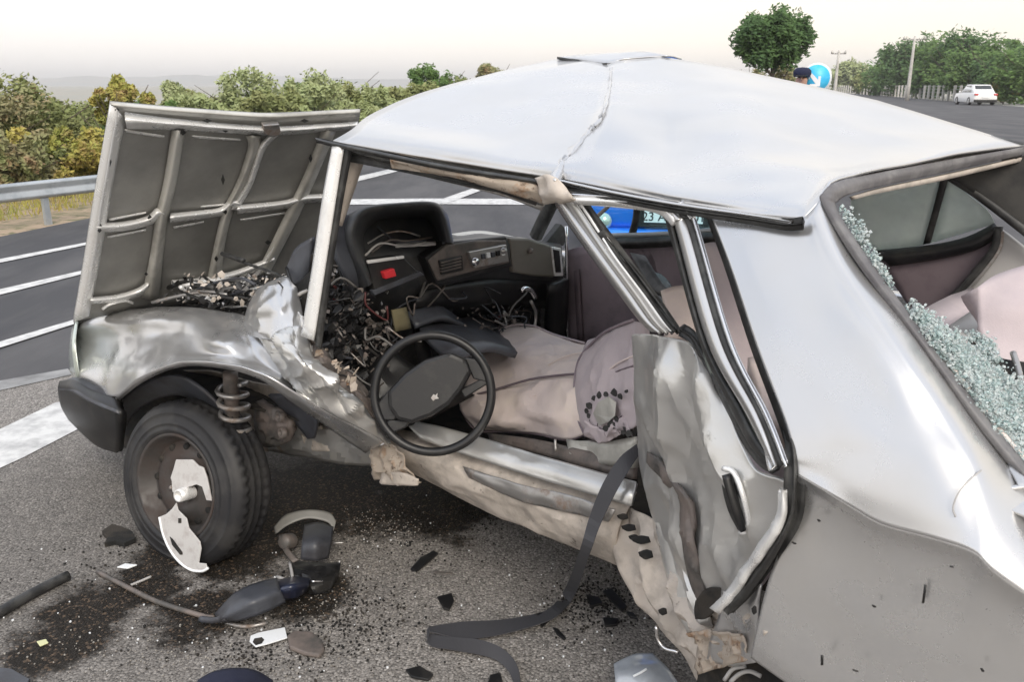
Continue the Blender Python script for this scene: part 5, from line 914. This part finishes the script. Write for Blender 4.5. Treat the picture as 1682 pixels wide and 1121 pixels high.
# broken motor / mirror assembly
am = thing('broken_mirror', g(440, 1000), 'black door mirror casing with torn cap lying on the oily road', 'mirror')
def gp(s): return [g(*[float(v) for v in a.split(',')]) for a in s.split()]
patch('mirror_casing', [gp('352,1010,.02 385,975,.05 420,958,.07 455,950,.07'), gp('360,1018,.05 395,995,.10 430,978,.12 460,968,.11'), gp('366,1026,.02 405,1018,.05 440,1005,.06 470,990,.06')], greyp, am, n=(6, 6), thick=.004, amp=.01, freq=12)
patch('mirror_cap', [gp('450,955,.05 480,948,.07 510,950,.05'), gp('452,972,.10 482,962,.12 508,962,.07'), gp('458,988,.04 485,985,.05 505,972,.03')], navy, am, n=(6, 6), thick=.004)
tube('mirror_stalk', gp('330,1018,.02 350,1020,.03 372,1016,.05'), .01, greyp, am)
ml = thing('motor_bracket', g(500, 900), 'broken black fan motor bracket with a curved grey rim behind the front wheel', 'car part')
patch('curved_rim', [gp('450,866,.05 470,846,.09 505,838,.11 540,842,.10 552,856,.08'), gp('452,878,.03 474,862,.07 505,852,.09 538,858,.08 548,872,.06')], hoodskin, ml, n=(4, 6), thick=.006)
patch('motor_housing', [gp('500,862,.09 525,858,.10 548,866,.08'), gp('496,890,.12 520,888,.13 545,890,.10'), gp('494,920,.07 520,922,.07 540,918,.05')], greyp, ml, n=(6, 6), thick=.006)
lathe('motor_cap', [(0, .03), (.02, .03), (.026, .02), (.026, -.02)], g(473, 890, .05), Vector((-.3, -.8, .4)), brownp, ml, seg=24)
patch('dark_bracket', [gp('480,920,.02 515,925,.04 560,925,.03'), gp('478,945,.05 515,950,.06 556,945,.03'), gp('500,975,.01 520,978,.02 545,970,.01')], blackp, ml, n=(6, 6), thick=.006, amp=.02, freq=25)
patch('arm', [gp('455,880,.04 465,905,.04 480,925,.03'), gp('462,878,.05 474,902,.05 490,920,.04')], brownp, ml, n=(3, 5), thick=.006)
tube('bracket_rod', gp('512,956,.07 530,956,.06'), .004, chrome, ml); tube('bracket_loop', gp('476,925,.05 480,945,.05 478,955,.04 455,948,.03'), .005, trimgrey, ml); tube('stub', gp('548,893,.05 565,892,.05'), .004, steel, ml)
flat('black_strip', '674,938 690,920 712,908 720,912 704,926 684,942', .008, blackp, 'narrow black plastic strip alone on the dry road below the sill', 'plastic strip')
flat('black_shard', '718,984 742,978 746,990 738,1006 728,1002', .008, blackp, 'black triangular plastic shard above the seat belt loop', 'shard')
flat('thin_splinter', '714,940 744,942 744,945 714,944', .004, brownp, 'thin brown splinter right of the narrow black strip', 'splinter')
flat('black_fragment', '666,1104 690,1098 712,1112 704,1121 676,1116', .008, blackp, 'jagged black fragment at the bottom edge left of the belt loop', 'fragment')
flat('dark_chip', '805,1112 822,1108 826,1124 800,1130', .006, blackp, 'small dark chip inside the seat belt loop at the bottom edge', 'fragment')
for s_, lb in (('962,980 985,985 990,995 970,1000', 'black chip nearest the belt, right of its bend'), ('990,975 1004,970 1018,985 1030,1000 1022,1008 1004,990', 'crooked black fragment left of the torn sill'), ('990,1018 1016,1020 1014,1030 994,1032', 'dark flat fragment below the crooked one'),
               ('880,1012 902,1008 905,1020 890,1034', 'black scrap under the lower bend of the seat belt'), ('908,1034 918,1038 930,1052 926,1054 914,1044', 'long thin black scrap below the belt bend'), ('908,1000 920,996 916,1012 900,1022', 'black scrap against the right side of the belt bend'), ('1028,1008 1040,1010 1048,1020 1034,1016', 'small dark scrap at the foot of the torn sill')):
    flat('black_fragment', s_, .008, blackp, lb, 'fragment', 'black plastic fragments by the seat belt')
flat('black_clump', '168,880 185,868 200,872 218,880 224,892 205,900 190,896 172,900 178,890', .018, carpet, 'ragged black clump left of the front wheel', 'clump')
flat('pale_sliver', '192,934 206,928 226,930 210,936', .005, plastw, 'pale sliver below the front wheel on the left', 'sliver')
flat('yellow_leaf', '60,1056 76,1052 80,1058 66,1064', .004, M('pale yellow leaf', (.6, .6, .35), .8), 'small pale yellow leaf on the road at the lower left', 'leaf')
cp = thing('navy_cap', g(385, 1121), 'dark navy cloth cap cut by the bottom edge of the picture', 'cap')
patch('cap_crown', [gp('325,1118,.02 350,1104,.05 385,1098,.06 420,1102,.05 448,1118,.02'), gp('318,1140,.06 350,1135,.13 385,1130,.15 420,1135,.12 452,1145,.05'), gp('325,1180,.02 350,1185,.06 385,1190,.07 420,1185,.05 450,1175,.02')], navycloth, cp, n=(6, 6), thick=.003, amp=.006, freq=14)
flat('dark_scrap', '-20,1100 20,1104 50,1121 40,1140 -20,1140', .01, greyp, 'dark grey scrap in the lower left corner of the picture', 'fragment')
patch_o = patch('plastic_bottle_scrap', [gp('1008,1092,.02 1040,1076,.04 1072,1074,.05'), gp('1010,1112,.05 1050,1098,.07 1098,1100,.05'), gp('1012,1145,.02 1060,1145,.04 1125,1140,.02')], clearpl, None, n=(6, 6), thick=.003, amp=.012, freq=14)
tag(patch_o, 'crumpled milky clear plastic sheet at the bottom edge beside the torn sill', 'plastic sheet')
tag(tube('white_tie', gp('1040,1112,.07 1052,1106,.08 1062,1100,.085'), .003, plastw, None), 'thin white tie lying on the milky plastic sheet', 'tie')
def gcrumbs(name, xr, yr, n, s0, mat, seed, lab, cat, cl=None):
    rnd = random.Random(seed); vs_, fs = [], []
    for _ in range(n):
        if cl: cx, cy, sx0, sy0 = rnd.choice(cl); x, y = rnd.gauss(cx, sx0), rnd.gauss(cy, sy0)
        else: x, y = rnd.uniform(*xr), rnd.uniform(*yr)
        s_ = s0 * rnd.uniform(.4, 1.5); p = g(x, y, .005 + s_ * .3); a = rnd.uniform(0, 6.28); k = len(vs_)
        vs_ += [p + Vector((math.cos(a + t_) * s_ * rnd.uniform(.6, 1), math.sin(a + t_) * s_ * rnd.uniform(.6, 1), z_ * s_)) for z_ in (-.4, rnd.uniform(.3, .7)) for t_ in (0, 1.6, 3.1, 4.7)]
        fs += [(k, k + 1, k + 2, k + 3), (k + 7, k + 6, k + 5, k + 4)] + [(k + j, k + 4 + j, k + 4 + (j + 1) % 4, k + (j + 1) % 4) for j in range(4)]
    return tag(mk(name, vs_, fs, mat, smooth=False), lab, cat, kind='stuff')
gcrumbs('road_grit', None, None, 1100, .0026, M('pale grit', (.36, .34, .31), .9, col2=(.2, .18, .16), scale=80), 1, 'pale grit and glass grains strewn along the wet patch', 'grit', [(480, 1080, 90, 30), (600, 920, 45, 35), (560, 1000, 50, 30), (200, 1080, 120, 30), (640, 870, 40, 18)])
gcrumbs('dark_grit', None, None, 2400, .0036, carpet, 2, 'black crumbs of plastic and rubber around the wreck', 'grit', [(450, 1060, 110, 30), (300, 950, 120, 40), (980, 990, 40, 25), (560, 1010, 60, 30), (700, 860, 60, 25)])
gcrumbs('glass_grains', None, None, 170, .003, plastw, 3, 'small white glass and paint chips scattered on the road', 'glass chips', [(620, 900, 120, 60), (500, 1050, 160, 50), (920, 1030, 80, 60), (250, 1000, 160, 60)])

# ------------------------------------------------------------ haze
hz = box('haze', (0, 2300, 28), 9000, 5400, 70, None, None); hz['kind'] = 'stuff'
hm_ = bpy.data.materials.new('haze'); hm_.use_nodes = True; ht = hm_.node_tree; ht.nodes.remove(ht.nodes['Principled BSDF']); pv = ht.nodes.new('ShaderNodeVolumePrincipled')
pv.inputs['Color'].default_value = (.93, .93, .94, 1); pv.inputs['Density'].default_value = .0005; ht.links.new(pv.outputs[0], ht.nodes['Material Output'].inputs['Volume']); hz.data.materials.append(hm_)
hz['label'] = 'thin pale haze over the plain'
